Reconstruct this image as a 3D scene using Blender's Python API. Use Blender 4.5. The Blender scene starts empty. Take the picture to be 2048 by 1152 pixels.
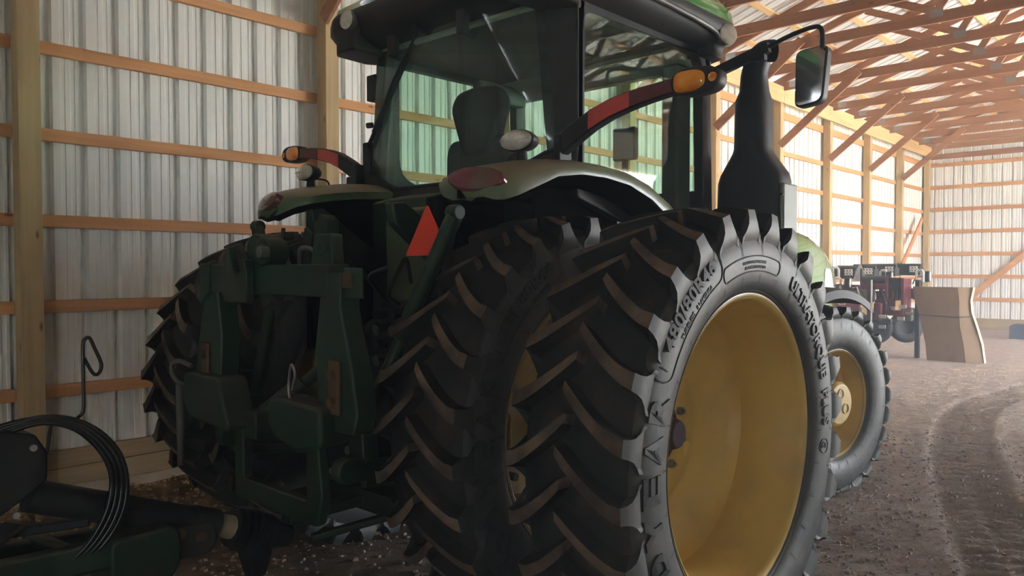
import bpy, math, random
import numpy as np
from mathutils import Vector, Matrix
random.seed(7); np.random.seed(7)
PI = math.pi
SC = bpy.context.scene
COL = SC.collection

# ------------------------------------------------------------------ camera
def cam_axes(yaw, pitch, roll):
    f = Vector((-math.sin(yaw)*math.cos(pitch), math.cos(yaw)*math.cos(pitch), math.sin(pitch)))
    r = Vector((math.cos(yaw), math.sin(yaw), 0)); u = r.cross(f)
    return r*math.cos(roll)+u*math.sin(roll), -r*math.sin(roll)+u*math.cos(roll), f
cd = bpy.data.cameras.new('camera'); cam = bpy.data.objects.new('camera', cd); COL.objects.link(cam)
_r, _u, _f = cam_axes(.7436, -.0262, -.0002)
cam.matrix_world = Matrix(((_r.x, _u.x, -_f.x, 6.1442), (_r.y, _u.y, -_f.y, -1.6708), (_r.z, _u.z, -_f.z, 1.62), (0, 0, 0, 1)))
cd.sensor_width = 36; cd.lens = 1544.31/2048*36; cd.clip_start = .05; cd.clip_end = 300
SC.camera = cam
# ------------------------------------------------------------------ view, sky, sun, doorway daylight
SC.view_settings.view_transform = 'Standard'; SC.view_settings.look = 'None'
SC.view_settings.gamma = 1; SC.view_settings.use_curve_mapping = False
SC.view_settings.exposure = 3.5
SC.cycles.max_bounces = 10; SC.cycles.diffuse_bounces = 6; SC.cycles.glossy_bounces = 4
SC.cycles.transmission_bounces = 8; SC.cycles.transparent_max_bounces = 10
SC.cycles.caustics_reflective = False; SC.cycles.caustics_refractive = False
W = bpy.data.worlds.new('sky'); SC.world = W; W.use_nodes = True
bg = W.node_tree.nodes['Background']; bg.inputs[0].default_value = (.84, .91, 1.0, 1); bg.inputs[1].default_value = 3.4
sd = bpy.data.lights.new('sun', 'SUN'); sun = bpy.data.objects.new('sun', sd); COL.objects.link(sun)
sd.energy = 17; sd.angle = .01; sd.color = (1, .98, .93)
sun.rotation_euler = Vector((.62, .10, .80)).to_track_quat('Z', 'Y').to_euler()
DOOR = (11.2, 18.8, 4.0)      # big sliding doorway in the right wall: y0, y1, height
pd = bpy.data.lights.new('doorway_daylight', 'AREA'); po = bpy.data.objects.new('doorway_daylight', pd); COL.objects.link(po)
pd.shape = 'RECTANGLE'; pd.size = DOOR[1]-DOOR[0]; pd.size_y = DOOR[2]; pd.cycles.is_portal = True
po.matrix_world = Matrix(((0, 0, 1, 12.30), (1, 0, 0, (DOOR[0]+DOOR[1])/2), (0, 1, 0, DOOR[2]/2), (0, 0, 0, 1)))
REAR_FILL = (-10.6, -9.7, 2.1)     # unseen opening behind the camera, added for weak fill light
p2 = bpy.data.lights.new('added_rear_fill', 'AREA'); po2 = bpy.data.objects.new('added_rear_fill', p2); COL.objects.link(po2)
p2.shape = 'RECTANGLE'; p2.size = REAR_FILL[1]-REAR_FILL[0]; p2.size_y = REAR_FILL[2]; p2.cycles.is_portal = True
po2.matrix_world = Matrix(((0, 0, 1, 12.30), (1, 0, 0, (REAR_FILL[0]+REAR_FILL[1])/2), (0, 1, 0, REAR_FILL[2]/2), (0, 0, 0, 1)))
# ------------------------------------------------------------------ materials
MATS = {}
def mat(name, c1, c2=None, scale=5., stretch=(1, 1, 1), rough=.6, metal=0., bump=0., bscale=None, detail=4, thresh=(.35, .65), c3=None, c3s=2., c3t=(.5, .7), spec=.5, coat=0., emit=0., dust=None, dustamt=.8, knots=None):
    if name in MATS: return MATS[name]
    m = bpy.data.materials.new(name); m.use_nodes = True; nt = m.node_tree; N = nt.nodes; L = nt.links
    b = N['Principled BSDF']; MATS[name] = m
    b.inputs['Roughness'].default_value = rough; b.inputs['Metallic'].default_value = metal
    b.inputs['Specular IOR Level'].default_value = spec; b.inputs['Coat Weight'].default_value = coat
    b.inputs['Base Color'].default_value = (*c1, 1)
    tc = N.new('ShaderNodeTexCoord'); mp = N.new('ShaderNodeMapping'); src = N.new('ShaderNodeNewGeometry').outputs['Position'] if knots else tc.outputs['Object']; L.new(src, mp.inputs[0]); mp.inputs['Scale'].default_value = stretch
    def noise(s, d=detail):
        n = N.new('ShaderNodeTexNoise'); n.inputs['Scale'].default_value = s; n.inputs['Detail'].default_value = d; L.new(mp.outputs[0], n.inputs['Vector']); return n
    def ramp(src, t):
        r = N.new('ShaderNodeValToRGB'); r.color_ramp.elements[0].position = t[0]; r.color_ramp.elements[1].position = t[1]; L.new(src, r.inputs[0]); return r
    out = None
    if c2:
        n = noise(scale); r = ramp(n.outputs['Fac'], thresh)
        r.color_ramp.elements[0].color = (*c1, 1); r.color_ramp.elements[1].color = (*c2, 1); out = r.outputs[0]
    if c3:
        n3 = noise(c3s, 5); r3 = ramp(n3.outputs['Fac'], c3t); mx = N.new('ShaderNodeMix'); mx.data_type = 'RGBA'
        L.new(r3.outputs[0], mx.inputs['Factor'])
        if out: L.new(out, mx.inputs[6])
        else: mx.inputs[6].default_value = (*c1, 1)
        mx.inputs[7].default_value = (*c3, 1); out = mx.outputs[2]
    if knots:
        vo = N.new('ShaderNodeTexVoronoi'); vo.inputs['Scale'].default_value = 1; m2 = N.new('ShaderNodeMapping'); m2.inputs['Scale'].default_value = knots; L.new(src, m2.inputs[0]); L.new(m2.outputs[0], vo.inputs['Vector'])
        rk = ramp(vo.outputs['Distance'], (.05, .13)); mx = N.new('ShaderNodeMix'); mx.data_type = 'RGBA'; L.new(rk.outputs[0], mx.inputs['Factor']); mx.inputs[6].default_value = (c1[0]*.30, c1[1]*.24, c1[2]*.2, 1); L.new(out, mx.inputs[7]); out = mx.outputs[2]
    if dust:      # settled dust lies on faces that look upward
        ge = N.new('ShaderNodeNewGeometry'); sx = N.new('ShaderNodeSeparateXYZ'); L.new(ge.outputs['Normal'], sx.inputs[0])
        mr = N.new('ShaderNodeMapRange'); mr.inputs[1].default_value = .15; mr.inputs[2].default_value = .9; mr.inputs[4].default_value = dustamt; L.new(sx.outputs[2], mr.inputs[0])
        nd = noise(6, 6); md = N.new('ShaderNodeMapRange'); md.inputs[1].default_value = .3; md.inputs[2].default_value = .6; md.inputs[3].default_value = .55; L.new(nd.outputs[0], md.inputs[0])
        mu = N.new('ShaderNodeMath'); mu.operation = 'MULTIPLY'; L.new(mr.outputs[0], mu.inputs[0]); L.new(md.outputs[0], mu.inputs[1])
        mx = N.new('ShaderNodeMix'); mx.data_type = 'RGBA'; L.new(mu.outputs[0], mx.inputs['Factor'])
        if out: L.new(out, mx.inputs[6])
        else: mx.inputs[6].default_value = (*c1, 1)
        mx.inputs[7].default_value = (*dust, 1); out = mx.outputs[2]
    if out: L.new(out, b.inputs['Base Color'])
    if bump:
        nb = noise(bscale or scale*3, 6); bp = N.new('ShaderNodeBump'); bp.inputs['Strength'].default_value = bump; bp.inputs['Distance'].default_value = .01
        L.new(nb.outputs['Fac'], bp.inputs['Height']); L.new(bp.outputs[0], b.inputs['Normal'])
    if emit: b.inputs['Emission Color'].default_value = (*c1, 1); b.inputs['Emission Strength'].default_value = emit
    return m
def wood(axis, tone='pine'):
    st = {'x': (.25, 6, 6), 'y': (6, .25, 6), 'z': (6, 6, .25)}[axis]
    a, b, c = {'pine': ((.60, .30, .145), (.70, .375, .19), (.45, .18, .075)),
               'treated': ((.50, .36, .195), (.60, .45, .26), (.30, .18, .08)),
               'truss': ((.34, .175, .105), (.41, .22, .135), (.22, .10, .055)),
               'header': ((.66, .43, .22), (.76, .53, .30), (.50, .29, .13)),
               'skirt': ((.36, .27, .16), (.46, .36, .22), (.24, .16, .09))}[tone]
    return mat(f'{tone}_wood_{axis}', a, b, scale=4.5, stretch=st, rough=.75, bump=.12, c3=c, c3s=1.1, c3t=(.60, .74), spec=.25, knots={'x': (3, 8, 8), 'y': (8, 3, 8), 'z': (8, 8, 3)}[axis])
M_METAL = mat('painted_steel_sheet', (.78, .79, .77), (.82, .83, .81), scale=1.2, rough=.42, metal=.0, spec=.6, c3=(.64, .63, .60), c3s=7., c3t=(.70, .85))
M_ROOF = mat('galvanised_roof_sheet', (.74, .75, .77), (.80, .81, .83), scale=1.5, rough=.35, metal=.1, spec=.6)
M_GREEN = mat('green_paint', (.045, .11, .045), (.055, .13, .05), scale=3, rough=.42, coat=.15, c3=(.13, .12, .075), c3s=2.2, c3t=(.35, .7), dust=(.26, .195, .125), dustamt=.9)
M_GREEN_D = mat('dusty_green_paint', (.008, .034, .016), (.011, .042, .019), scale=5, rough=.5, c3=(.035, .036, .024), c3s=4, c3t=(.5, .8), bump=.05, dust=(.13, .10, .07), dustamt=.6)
M_HOOD = mat('hood_green_paint', (.05, .26, .06), (.06, .29, .065), scale=3, rough=.16, coat=.7)
M_YEL = mat('yellow_rim_paint', (.57, .40, .105), (.62, .44, .12), scale=3, rough=.38, coat=.12, c3=(.44, .31, .12), c3s=4.5, c3t=(.5, .8))
M_BLK = mat('black_plastic', (.018, .019, .021), (.028, .029, .031), scale=6, rough=.5, spec=.4)
M_BLKD = mat('dusty_black_plastic', (.022, .022, .022), (.045, .040, .034), scale=4, rough=.6, thresh=(.4, .7), dust=(.12, .095, .07), dustamt=.6)
M_LINERB = mat('matte_black_liner', (.004, .004, .0045), rough=1., spec=.0)
M_CABT = mat('cab_trim_grey', (.10, .105, .10), (.13, .135, .125), scale=5, rough=.7)
M_LINER = mat('cab_headliner', (.48, .50, .46), rough=.9)
M_SEAT = mat('seat_fabric', (.035, .038, .045), (.055, .058, .065), scale=60, rough=.9)
M_RUB = mat('tread_rubber', (.016, .0155, .015), (.030, .027, .025), scale=5, rough=.72, c3=(.085, .055, .038), c3s=7, c3t=(.56, .8), bump=.2, bscale=30, spec=.35)
M_LUG = mat('worn_lug_rubber', (.085, .064, .050), (.19, .130, .092), scale=9, rough=.85, c3=(.022, .02, .019), c3s=4, c3t=(.55, .75), bump=.25, bscale=40, spec=.25)
M_SIDE = mat('sidewall_rubber', (.042, .042, .041), (.070, .069, .066), scale=4, rough=.50, c3=(.12, .112, .10), c3s=6, c3t=(.52, .85), bump=.12, bscale=22, spec=.45)
M_STEEL = mat('bare_steel', (.42, .41, .39), (.5, .49, .46), rough=.35, metal=.9)
M_GREYM = mat('grey_cast_metal', (.16, .155, .14), (.21, .20, .18), rough=.55, metal=.3)
M_HUB = mat('purple_grey_primer', (.045, .022, .032), (.06, .03, .04), rough=.8, spec=.2)
M_RUST = mat('rusty_brown_steel', (.17, .085, .04), (.10, .055, .03), scale=8, rough=.7)
M_RED = mat('maroon_paint', (.13, .014, .026), (.18, .025, .036), scale=4, rough=.4)
M_WHITE = mat('white_decal', (.78, .78, .76), rough=.5)
M_ORED = mat('reflective_red_tape', (.62, .07, .055), (.66, .085, .065), scale=40, rough=.35)
M_DRED = mat('dark_red_tape', (.13, .028, .03), (.16, .035, .035), scale=20, rough=.4)
M_SMV = mat('fluorescent_orange_red', (.95, .075, .03), rough=.6)
M_AMB = mat('amber_lens', (.95, .22, .008), (1., .42, .02), scale=14, rough=.12, coat=1, bump=.4, bscale=14)
M_TAIL = mat('red_tail_lens', (.20, .025, .04), (.16, .03, .04), scale=50, rough=.2, coat=.6, c3=(.13, .09, .06), c3s=5, c3t=(.45, .7))
M_LENS = mat('lamp_reflector', (.62, .61, .56), (.75, .74, .70), scale=30, rough=.15, metal=.7, bump=.3, bscale=60)
M_MIRROR = mat('mirror_glass', (.55, .57, .58), rough=.06, metal=1.)
M_CARD = mat('brown_cardboard', (.27, .185, .115), (.31, .215, .14), scale=3, rough=.9, c3=(.20, .135, .085), c3s=4, c3t=(.55, .8))
M_CARDE = mat('pale_cardboard_edge', (.66, .50, .31), rough=.9)
M_BLUE = mat('dark_blue_paint', (.06, .075, .11), rough=.5)
M_HOSE = mat('hose_rubber', (.012, .012, .013), rough=.28, spec=.6)
M_PLAST = mat('black_plastic_film', (.02, .02, .022), rough=.12, spec=.8)
M_CONC = mat('pale_concrete', (.50, .47, .42), (.58, .55, .49), scale=9, rough=.9, bump=.2)
M_STRAW = mat('straw_chips', (.52, .42, .31), (.68, .60, .48), scale=3, rough=.8)
M_CLOD = mat('dirt_clods', (.34, .27, .23), (.48, .40, .35), scale=9, rough=.95)
M_GRAVEL = mat('outdoor_gravel', (.50, .52, .46), (.57, .59, .53), scale=9, rough=.95)
def glass(name, tint, rough=.0):
    m = bpy.data.materials.new(name); m.use_nodes = True; N = m.node_tree.nodes; L = m.node_tree.links; N.clear()
    o = N.new('ShaderNodeOutputMaterial'); mix = N.new('ShaderNodeMixShader'); t = N.new('ShaderNodeBsdfTransparent'); g = N.new('ShaderNodeBsdfGlossy')
    t.inputs[0].default_value = (*tint, 1); g.inputs['Roughness'].default_value = .02; g.inputs[0].default_value = (.9, 1, .93, 1)
    ge = N.new('ShaderNodeNewGeometry'); dp = N.new('ShaderNodeVectorMath'); dp.operation = 'DOT_PRODUCT'; L.new(ge.outputs['Normal'], dp.inputs[0]); L.new(ge.outputs['Incoming'], dp.inputs[1])
    def M(op, a, b):
        q = N.new('ShaderNodeMath'); q.operation = op
        for k, w in ((0, a), (1, b)):
            if w is None: continue
            if isinstance(w, (int, float)): q.inputs[k].default_value = w
            else: L.new(w, q.inputs[k])
        return q.outputs[0]
    c = M('ABSOLUTE', dp.outputs['Value'], None); c = M('POWER', M('SUBTRACT', 1.0, c), 5.0); c = M('MULTIPLY_ADD', c, .9); c.node.inputs[2].default_value = .05
    L.new(c, mix.inputs[0]); L.new(t.outputs[0], mix.inputs[1]); L.new(g.outputs[0], mix.inputs[2])
    # dusty film on the pane
    d = N.new('ShaderNodeBsdfDiffuse'); d.inputs[0].default_value = (.55, .56, .50, 1)
    nz = N.new('ShaderNodeTexNoise'); nz.inputs['Scale'].default_value = 3.; nz.inputs['Detail'].default_value = 6
    mr = N.new('ShaderNodeMapRange'); mr.inputs[1].default_value = .3; mr.inputs[2].default_value = .8; mr.inputs[3].default_value = .012; mr.inputs[4].default_value = .045
    L.new(nz.outputs[0], mr.inputs[0]); m2 = N.new('ShaderNodeMixShader'); L.new(mr.outputs[0], m2.inputs[0]); L.new(mix.outputs[0], m2.inputs[1]); L.new(d.outputs[0], m2.inputs[2])
    L.new(m2.outputs[0], o.inputs[0]); MATS[name] = m; return m
M_GLASS = glass('green_tinted_glass', (.66, .84, .74))
# floor: packed dirt, browner and oranger by the left wall, straw-strewn grey further right
def floor_mat():
    m = bpy.data.materials.new('packed_dirt_floor'); m.use_nodes = True; N = m.node_tree.nodes; L = m.node_tree.links; b = N['Principled BSDF']
    b.inputs['Roughness'].default_value = .92; b.inputs['Specular IOR Level'].default_value = .2
    g = N.new('ShaderNodeNewGeometry')
    def noise(s, d=6, r=.6):
        n = N.new('ShaderNodeTexNoise'); n.inputs['Scale'].default_value = s; n.inputs['Detail'].default_value = d; n.inputs['Roughness'].default_value = r; L.new(g.outputs['Position'], n.inputs['Vector']); return n
    def ramp(src, p0, c0, p1, c1):
        r = N.new('ShaderNodeValToRGB'); e = r.color_ramp.elements; e[0].position = p0; e[0].color = (*c0, 1); e[1].position = p1; e[1].color = (*c1, 1); L.new(src, r.inputs[0]); return r.outputs[0]
    def mix(f, a, c):
        x = N.new('ShaderNodeMix'); x.data_type = 'RGBA'; L.new(f, x.inputs['Factor']); L.new(a, x.inputs[6]); L.new(c, x.inputs[7]); return x.outputs[2]
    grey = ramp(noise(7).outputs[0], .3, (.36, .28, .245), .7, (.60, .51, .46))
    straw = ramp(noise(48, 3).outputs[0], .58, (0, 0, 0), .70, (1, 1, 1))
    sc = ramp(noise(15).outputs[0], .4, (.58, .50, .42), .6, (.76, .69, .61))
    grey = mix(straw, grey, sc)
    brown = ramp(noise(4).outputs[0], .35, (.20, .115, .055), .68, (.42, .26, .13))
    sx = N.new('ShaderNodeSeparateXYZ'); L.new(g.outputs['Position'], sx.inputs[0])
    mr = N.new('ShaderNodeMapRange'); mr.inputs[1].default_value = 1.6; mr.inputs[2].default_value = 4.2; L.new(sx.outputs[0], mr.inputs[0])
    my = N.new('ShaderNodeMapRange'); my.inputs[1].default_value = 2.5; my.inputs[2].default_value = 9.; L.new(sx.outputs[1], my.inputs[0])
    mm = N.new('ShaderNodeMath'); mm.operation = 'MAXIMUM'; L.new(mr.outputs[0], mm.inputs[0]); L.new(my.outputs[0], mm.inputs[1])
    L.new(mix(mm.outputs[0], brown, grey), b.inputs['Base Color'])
    n1 = noise(26, 8, .7); bp = N.new('ShaderNodeBump'); bp.inputs['Strength'].default_value = 1.; bp.inputs['Distance'].default_value = .05
    L.new(n1.outputs[0], bp.inputs['Height']); L.new(bp.outputs[0], b.inputs['Normal'])
    return m
M_FLOOR = floor_mat()

# ------------------------------------------------------------------ mesh helpers
class MB:
    def __init__(s): s.v = []; s.f = []; s.m = []
    def add(s, vs, fs, mi=0):
        n = len(s.v); s.v += [tuple(p) for p in vs]; s.f += [tuple(i+n for i in f) for f in fs]; s.m += [mi]*len(fs)
    def box(s, c, d, rot=None, mi=0):
        x, y, z = (k/2 for k in d); P = [Vector((a*x, b*y, e*z)) for a in (-1, 1) for b in (-1, 1) for e in (-1, 1)]
        if rot is not None: P = [rot @ p for p in P]
        c = Vector(c)
        s.add([p+c for p in P], [(0, 1, 3, 2), (4, 6, 7, 5), (0, 4, 5, 1), (2, 3, 7, 6), (0, 2, 6, 4), (1, 5, 7, 3)], mi); return s
    def bb(s, x0, x1, y0, y1, z0, z1, mi=0): return s.box(((x0+x1)/2, (y0+y1)/2, (z0+z1)/2), (x1-x0, y1-y0, z1-z0), None, mi)
    def beam(s, p0, p1, w, h, up=(0, 0, 1), mi=0):      # w across, h along 'up'
        p0, p1 = Vector(p0), Vector(p1); d = p1-p0; L = d.length; d.normalize(); u = Vector(up); r = d.cross(u)
        if r.length < 1e-4: r = d.cross(Vector((1, 0, 0)))
        r.normalize(); u = r.cross(d)
        return s.box((p0+p1)/2, (w, L, h), Matrix((r, d, u)).transposed(), mi)
    def rings(s, R, cap=True, closed=True, mi=0):
        n = len(R[0]); fs = []; k = len(R)
        for i in range(k-1):
            for j in range(n if closed else n-1):
                fs.append((i*n+j, i*n+(j+1) % n, (i+1)*n+(j+1) % n, (i+1)*n+j))
        if cap and closed: fs.append(tuple(range(n))[::-1]); fs.append(tuple((k-1)*n+j for j in range(n)))
        s.add([p for r in R for p in r], fs, mi); return s
    def cyl(s, p0, p1, r0, r1=None, n=24, mi=0, cap=True): return s.tube([p0, p1], [r0, r0 if r1 is None else r1], n, mi, cap)
    def tube(s, pts, r, n=12, mi=0, cap=True, close=False):
        pts = [Vector(p) for p in pts]; k = len(pts); rr = r if isinstance(r, (list, tuple)) else [r]*k
        R = []; prev = None
        for i in range(k):
            if close: t = pts[(i+1) % k]-pts[(i-1) % k]
            else: t = pts[min(i+1, k-1)]-pts[max(i-1, 0)]
            t.normalize()
            if prev is None:
                a = Vector((0, 0, 1)) if abs(t.z) < .9 else Vector((1, 0, 0)); u = t.cross(a).normalized()
            else:
                u = prev-t*prev.dot(t); u.normalize()
            prev = u; w = t.cross(u)
            R.append([pts[i]+(u*math.cos(2*PI*j/n)+w*math.sin(2*PI*j/n))*rr[i] for j in range(n)])
        if close: R.append(R[0]); cap = False
        return s.rings(R, cap, True, mi)
    def lathe(s, prof, c, n=96, mi=0, mats=None):       # axis along local x (b): prof = (b, r)
        k = len(prof); V = []; F = []; base = len(s.v)
        for (b, r) in prof:
            for j in range(n):
                a = 2*PI*j/n; V.append((c[0]+b, c[1]+r*math.cos(a), c[2]+r*math.sin(a)))
        for i in range(k-1):
            for j in range(n):
                s.f.append((base+i*n+j, base+(i+1)*n+j, base+(i+1)*n+(j+1) % n, base+i*n+(j+1) % n)); s.m.append(mats[i] if mats else mi)
        s.v += V; return s
    def prism(s, poly, a0, a1, axis='y', mi=0):         # extrude polygon along an axis
        def P(u, v, w): return {'x': (w, u, v), 'y': (u, w, v), 'z': (u, v, w)}[axis]
        n = len(poly); return s.rings([[P(u, v, a0) for u, v in poly], [P(u, v, a1) for u, v in poly]], True, True, mi)
    def build(s, name, mats, parent=None, smooth=40, bevel=0, label=None, loc=None, segs=2, recalc=True):
        me = bpy.data.meshes.new(name); me.from_pydata(s.v, [], s.f); me.update()
        if not isinstance(mats, (list, tuple)): mats = [mats]
        for m in mats: me.materials.append(m)
        if len(mats) > 1: me.polygons.foreach_set('material_index', s.m)
        if recalc:
            import bmesh
            bm = bmesh.new(); bm.from_mesh(me); bmesh.ops.recalc_face_normals(bm, faces=bm.faces); bm.to_mesh(me); bm.free()
        if smooth:
            me.polygons.foreach_set('use_smooth', [True]*len(me.polygons)); me.set_sharp_from_angle(angle=math.radians(smooth))
        o = bpy.data.objects.new(name, me); COL.objects.link(o)
        if parent: o.parent = parent
        if loc: o.location = loc
        if bevel:
            b = o.modifiers.new('bevel', 'BEVEL'); b.width = bevel; b.segments = segs; b.limit_method = 'ANGLE'; b.angle_limit = math.radians(38)
        if label: o['label'] = label
        return o
def tag(o, label, cat, group=None, kind=None):
    o['label'] = label; o['category'] = cat
    if group: o['group'] = group
    if kind: o['kind'] = kind
    return o
def struct(o): o['kind'] = 'structure'; return o
def empty(name, loc, label, cat, group=None):
    o = bpy.data.objects.new(name, None); COL.objects.link(o); o.location = loc; o.empty_display_size = .1
    return tag(o, label, cat, group)
ORD = ['first', 'second', 'third', 'fourth', 'fifth', 'sixth', 'seventh', 'eighth', 'ninth', 'tenth', 'eleventh', 'twelfth', 'thirteenth', 'fourteenth', 'fifteenth', 'sixteenth', 'seventeenth', 'eighteenth', 'nineteenth', 'twentieth']
def arc(c, r, a0, a1, n):
    return [(c[0]+r*math.cos(math.radians(a0+(a1-a0)*i/n)), c[1]+r*math.sin(math.radians(a0+(a1-a0)*i/n))) for i in range(n+1)]
def round_poly(pts, r, n=4):
    out = []; k = len(pts); rs = r if isinstance(r, (list, tuple)) else [r]*k
    for i in range(k):
        p = Vector(pts[i]); a = (Vector(pts[i-1])-p); b = (Vector(pts[(i+1) % k])-p); rr = min(rs[i], a.length*.45, b.length*.45)
        if rr < 1e-5: out += [tuple(p)]*(n+1); continue
        A = p+a.normalized()*rr; B = p+b.normalized()*rr
        for j in range(n+1):
            t = j/n; out.append(tuple(A*(1-t)**2+p*2*t*(1-t)+B*t*t))
    return out
def smooth_path(P, n=6):       # Catmull-Rom
    P = [Vector(p) for p in P]; Q = [P[0]*2-P[1]]+P+[P[-1]*2-P[-2]]; out = []
    for i in range(1, len(Q)-2):
        for j in range(n):
            t = j/n; out.append(.5*((2*Q[i])+(Q[i+1]-Q[i-1])*t+(2*Q[i-1]-5*Q[i]+4*Q[i+1]-Q[i+2])*t*t+(3*Q[i]-Q[i-1]-3*Q[i+1]+Q[i+2])*t**3))
    out.append(P[-1]); return out
def text_mesh(txt, size, ext=.003, off=.0, align='LEFT'):
    cu = bpy.data.curves.new('t', 'FONT'); cu.body = txt; cu.size = size; cu.extrude = ext; cu.offset = off; cu.align_x = align; cu.resolution_u = 3; cu.space_character = 1.05
    o = bpy.data.objects.new('t', cu); COL.objects.link(o); dg = bpy.context.evaluated_depsgraph_get(); me = o.evaluated_get(dg).to_mesh()
    V = [tuple(v.co) for v in me.vertices]; F = [tuple(p.vertices) for p in me.polygons]
    bpy.data.objects.remove(o); bpy.data.curves.remove(cu); return V, F

# ================================================================== THE BARN
BAY = 2.44; NB = 9; YEND = BAY*NB; WX = 12.3; YBACK = -12.0; ZW = 5.06; YL = YEND+.05
def rib_profile(L):
    """(u, depth) along a steel sheet: deep ribs every 229 mm with two low ribs between; depth is away from the room."""
    P = [(0, 0)]; u = .02
    while u < L-.24:
        P += [(u, 0), (u+.010, .036), (u+.050, .036), (u+.062, 0)]
        for q in (.085, .150):
            P += [(u+.06+q-.034, 0), (u+.06+q-.028, .005), (u+.06+q-.006, .005), (u+.06+q, 0)]
        u += .2286
    P.append((L, 0)); return P
def sheet(prof, f0, f1):
    R0 = [f0(u, d) for u, d in prof]; R1 = [f1(u, d) for u, d in prof]; s = MB(); n = len(prof)
    s.add(R0+R1, [(i, i+1, n+i+1, n+i) for i in range(n-1)]); return s
XM = -.045     # inner face of the left wall's steel
Lw = YEND+.1-YBACK
pr = rib_profile(Lw)
struct(sheet(pr, lambda u, d: (XM-d, YBACK+u, 0), lambda u, d: (XM-d, YBACK+u, ZW)).build('wall_left', M_METAL, smooth=0, recalc=False))
pe = rib_profile(WX+.1)
struct(sheet(pe, lambda u, d: (XM+u, YEND+.09+d, 0), lambda u, d: (XM+u, YEND+.09+d, ZW+2.2)).build('wall_far', M_METAL, smooth=0, recalc=False))
struct(sheet(pe, lambda u, d: (XM+u, YBACK-d, 0), lambda u, d: (XM+u, YBACK-d, ZW+2.2)).build('wall_back', M_METAL, smooth=0, recalc=False))
rw = MB()
def rsheet(y0, y1, z0, z1):
    p = rib_profile(y1-y0); s = sheet(p, lambda u, d: (WX+d, y0+u, z0), lambda u, d: (WX+d, y0+u, z1)); rw.add(s.v, s.f)
rsheet(YBACK, REAR_FILL[0], 0, ZW); rsheet(REAR_FILL[0], REAR_FILL[1], REAR_FILL[2], ZW); rsheet(REAR_FILL[1], DOOR[0], 0, ZW); rsheet(DOOR[0], DOOR[1], DOOR[2], ZW); rsheet(DOOR[1], YEND+.1, 0, ZW)
struct(rw.build('wall_right', M_METAL, smooth=0, recalc=False))
dt = MB(); dt.bb(12.12, 12.24, DOOR[0]-.14, DOOR[0], 0, DOOR[2]); dt.bb(12.12, 12.24, DOOR[1], DOOR[1]+.14, 0, DOOR[2]); dt.bb(12.12, 12.24, DOOR[0], DOOR[1], DOOR[2], DOOR[2]+.28)
struct(dt.build('trim_1', wood('z', 'treated')))
SL = 4/12.; MID = 6.13; ZE = 5.12
cl = MB()
for sgn in (1, -1):
    p = rib_profile(Lw+.4)
    x0 = -.35 if sgn > 0 else WX+.35
    s = sheet(p, lambda u, d: (x0, YBACK-.2+u, ZE-.35*SL+d), lambda u, d: (MID, YBACK-.2+u, ZE+MID*SL+d)); cl.add(s.v, s.f)
struct(cl.build('ceiling', M_ROOF, smooth=0, recalc=False))
# floor
def gridline(brk): return np.concatenate([np.arange(a, b, st) for a, b, st in brk]+[[brk[-1][1]]])
gx = gridline([(-.3, 2.6, .12), (2.6, 6.2, .035), (6.2, 12.3, .3)]); gy = gridline([(YBACK, -3, .5), (-3, 2.4, .12), (2.4, 12.5, .035), (12.5, 22.2, .12)])
X, Y = np.meshgrid(gx, gy); Z = np.zeros_like(X)
def vnoise(X, Y, s, seed):
    r = np.random.RandomState(seed); G = r.rand(64, 64); x = X*s % 64; y = Y*s % 64; i = x.astype(int); j = y.astype(int); fx = x-i; fy = y-j; fx = fx*fx*(3-2*fx); fy = fy*fy*(3-2*fy)
    g = lambda a, b: G[a % 64, b % 64]
    return (g(i, j)*(1-fx)+g(i+1, j)*fx)*(1-fy)+(g(i, j+1)*(1-fx)+g(i+1, j+1)*fx)*fy-.5
Z += .05*vnoise(X, Y, .5, 1)+.022*vnoise(X, Y, 2.1, 2)+.012*vnoise(X, Y, 7, 3)+.010*vnoise(X, Y, 17, 4)
Z -= .075*np.exp(-((X-3.9)**2+(Y-4.2)**2)/1.6)
TRK = np.array(smooth_path([(5.6, 2.4, 0), (5.20, 3.6, 0), (4.85, 4.7, 0), (4.45, 6.1, 0), (4.15, 7.6, 0), (4.05, 9.0, 0), (4.22, 10.6, 0), (4.6, 12.2, 0)], 12))[:, :2]
def track(X, Y, T, half, bars):
    D = np.full(X.shape, 9.); S = np.zeros_like(X); SD = np.zeros_like(X); acc = 0
    for a, b in zip(T[:-1], T[1:]):
        d = b-a; L = np.hypot(*d); t = np.clip(((X-a[0])*d[0]+(Y-a[1])*d[1])/L/L, 0, 1); ex = X-a[0]-t*d[0]; ey = Y-a[1]-t*d[1]; dd = np.hypot(ex, ey); m = dd < D
        D[m] = dd[m]; S[m] = (acc+t*L)[m]; SD[m] = ((ex*d[1]-ey*d[0])/L)[m]; acc += L
    w = np.clip((half-D)/.05, 0, 1); edge = np.exp(-((D-half-.03)/.05)**2)
    chev = np.sin(2*PI*(S+np.abs(SD)*.25)/bars)*np.clip((half-.03-D)/.03, 0, 1)*np.clip(np.abs(SD)/.03, 0, 1)
    return -.03*w+.008*edge+.026*chev
Z += track(X, Y, TRK, .27, .145)+.7*track(X, Y, TRK+np.array([.78, .1]), .24, .145)
Z = np.where(X < .35, Z*np.clip((X-.0)/.35, 0, 1), Z)
V = np.stack([X, Y, Z], -1).reshape(-1, 3); ny, nx = X.shape
idx = np.arange(ny*nx).reshape(ny, nx); F = np.stack([idx[:-1, :-1], idx[:-1, 1:], idx[1:, 1:], idx[1:, :-1]], -1).reshape(-1, 4)
fl = MB(); fl.v = V.tolist(); fl.f = F.tolist(); fl.m = [0]*len(fl.f)
struct(fl.build('floor', M_FLOOR, recalc=False, smooth=180))
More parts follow.
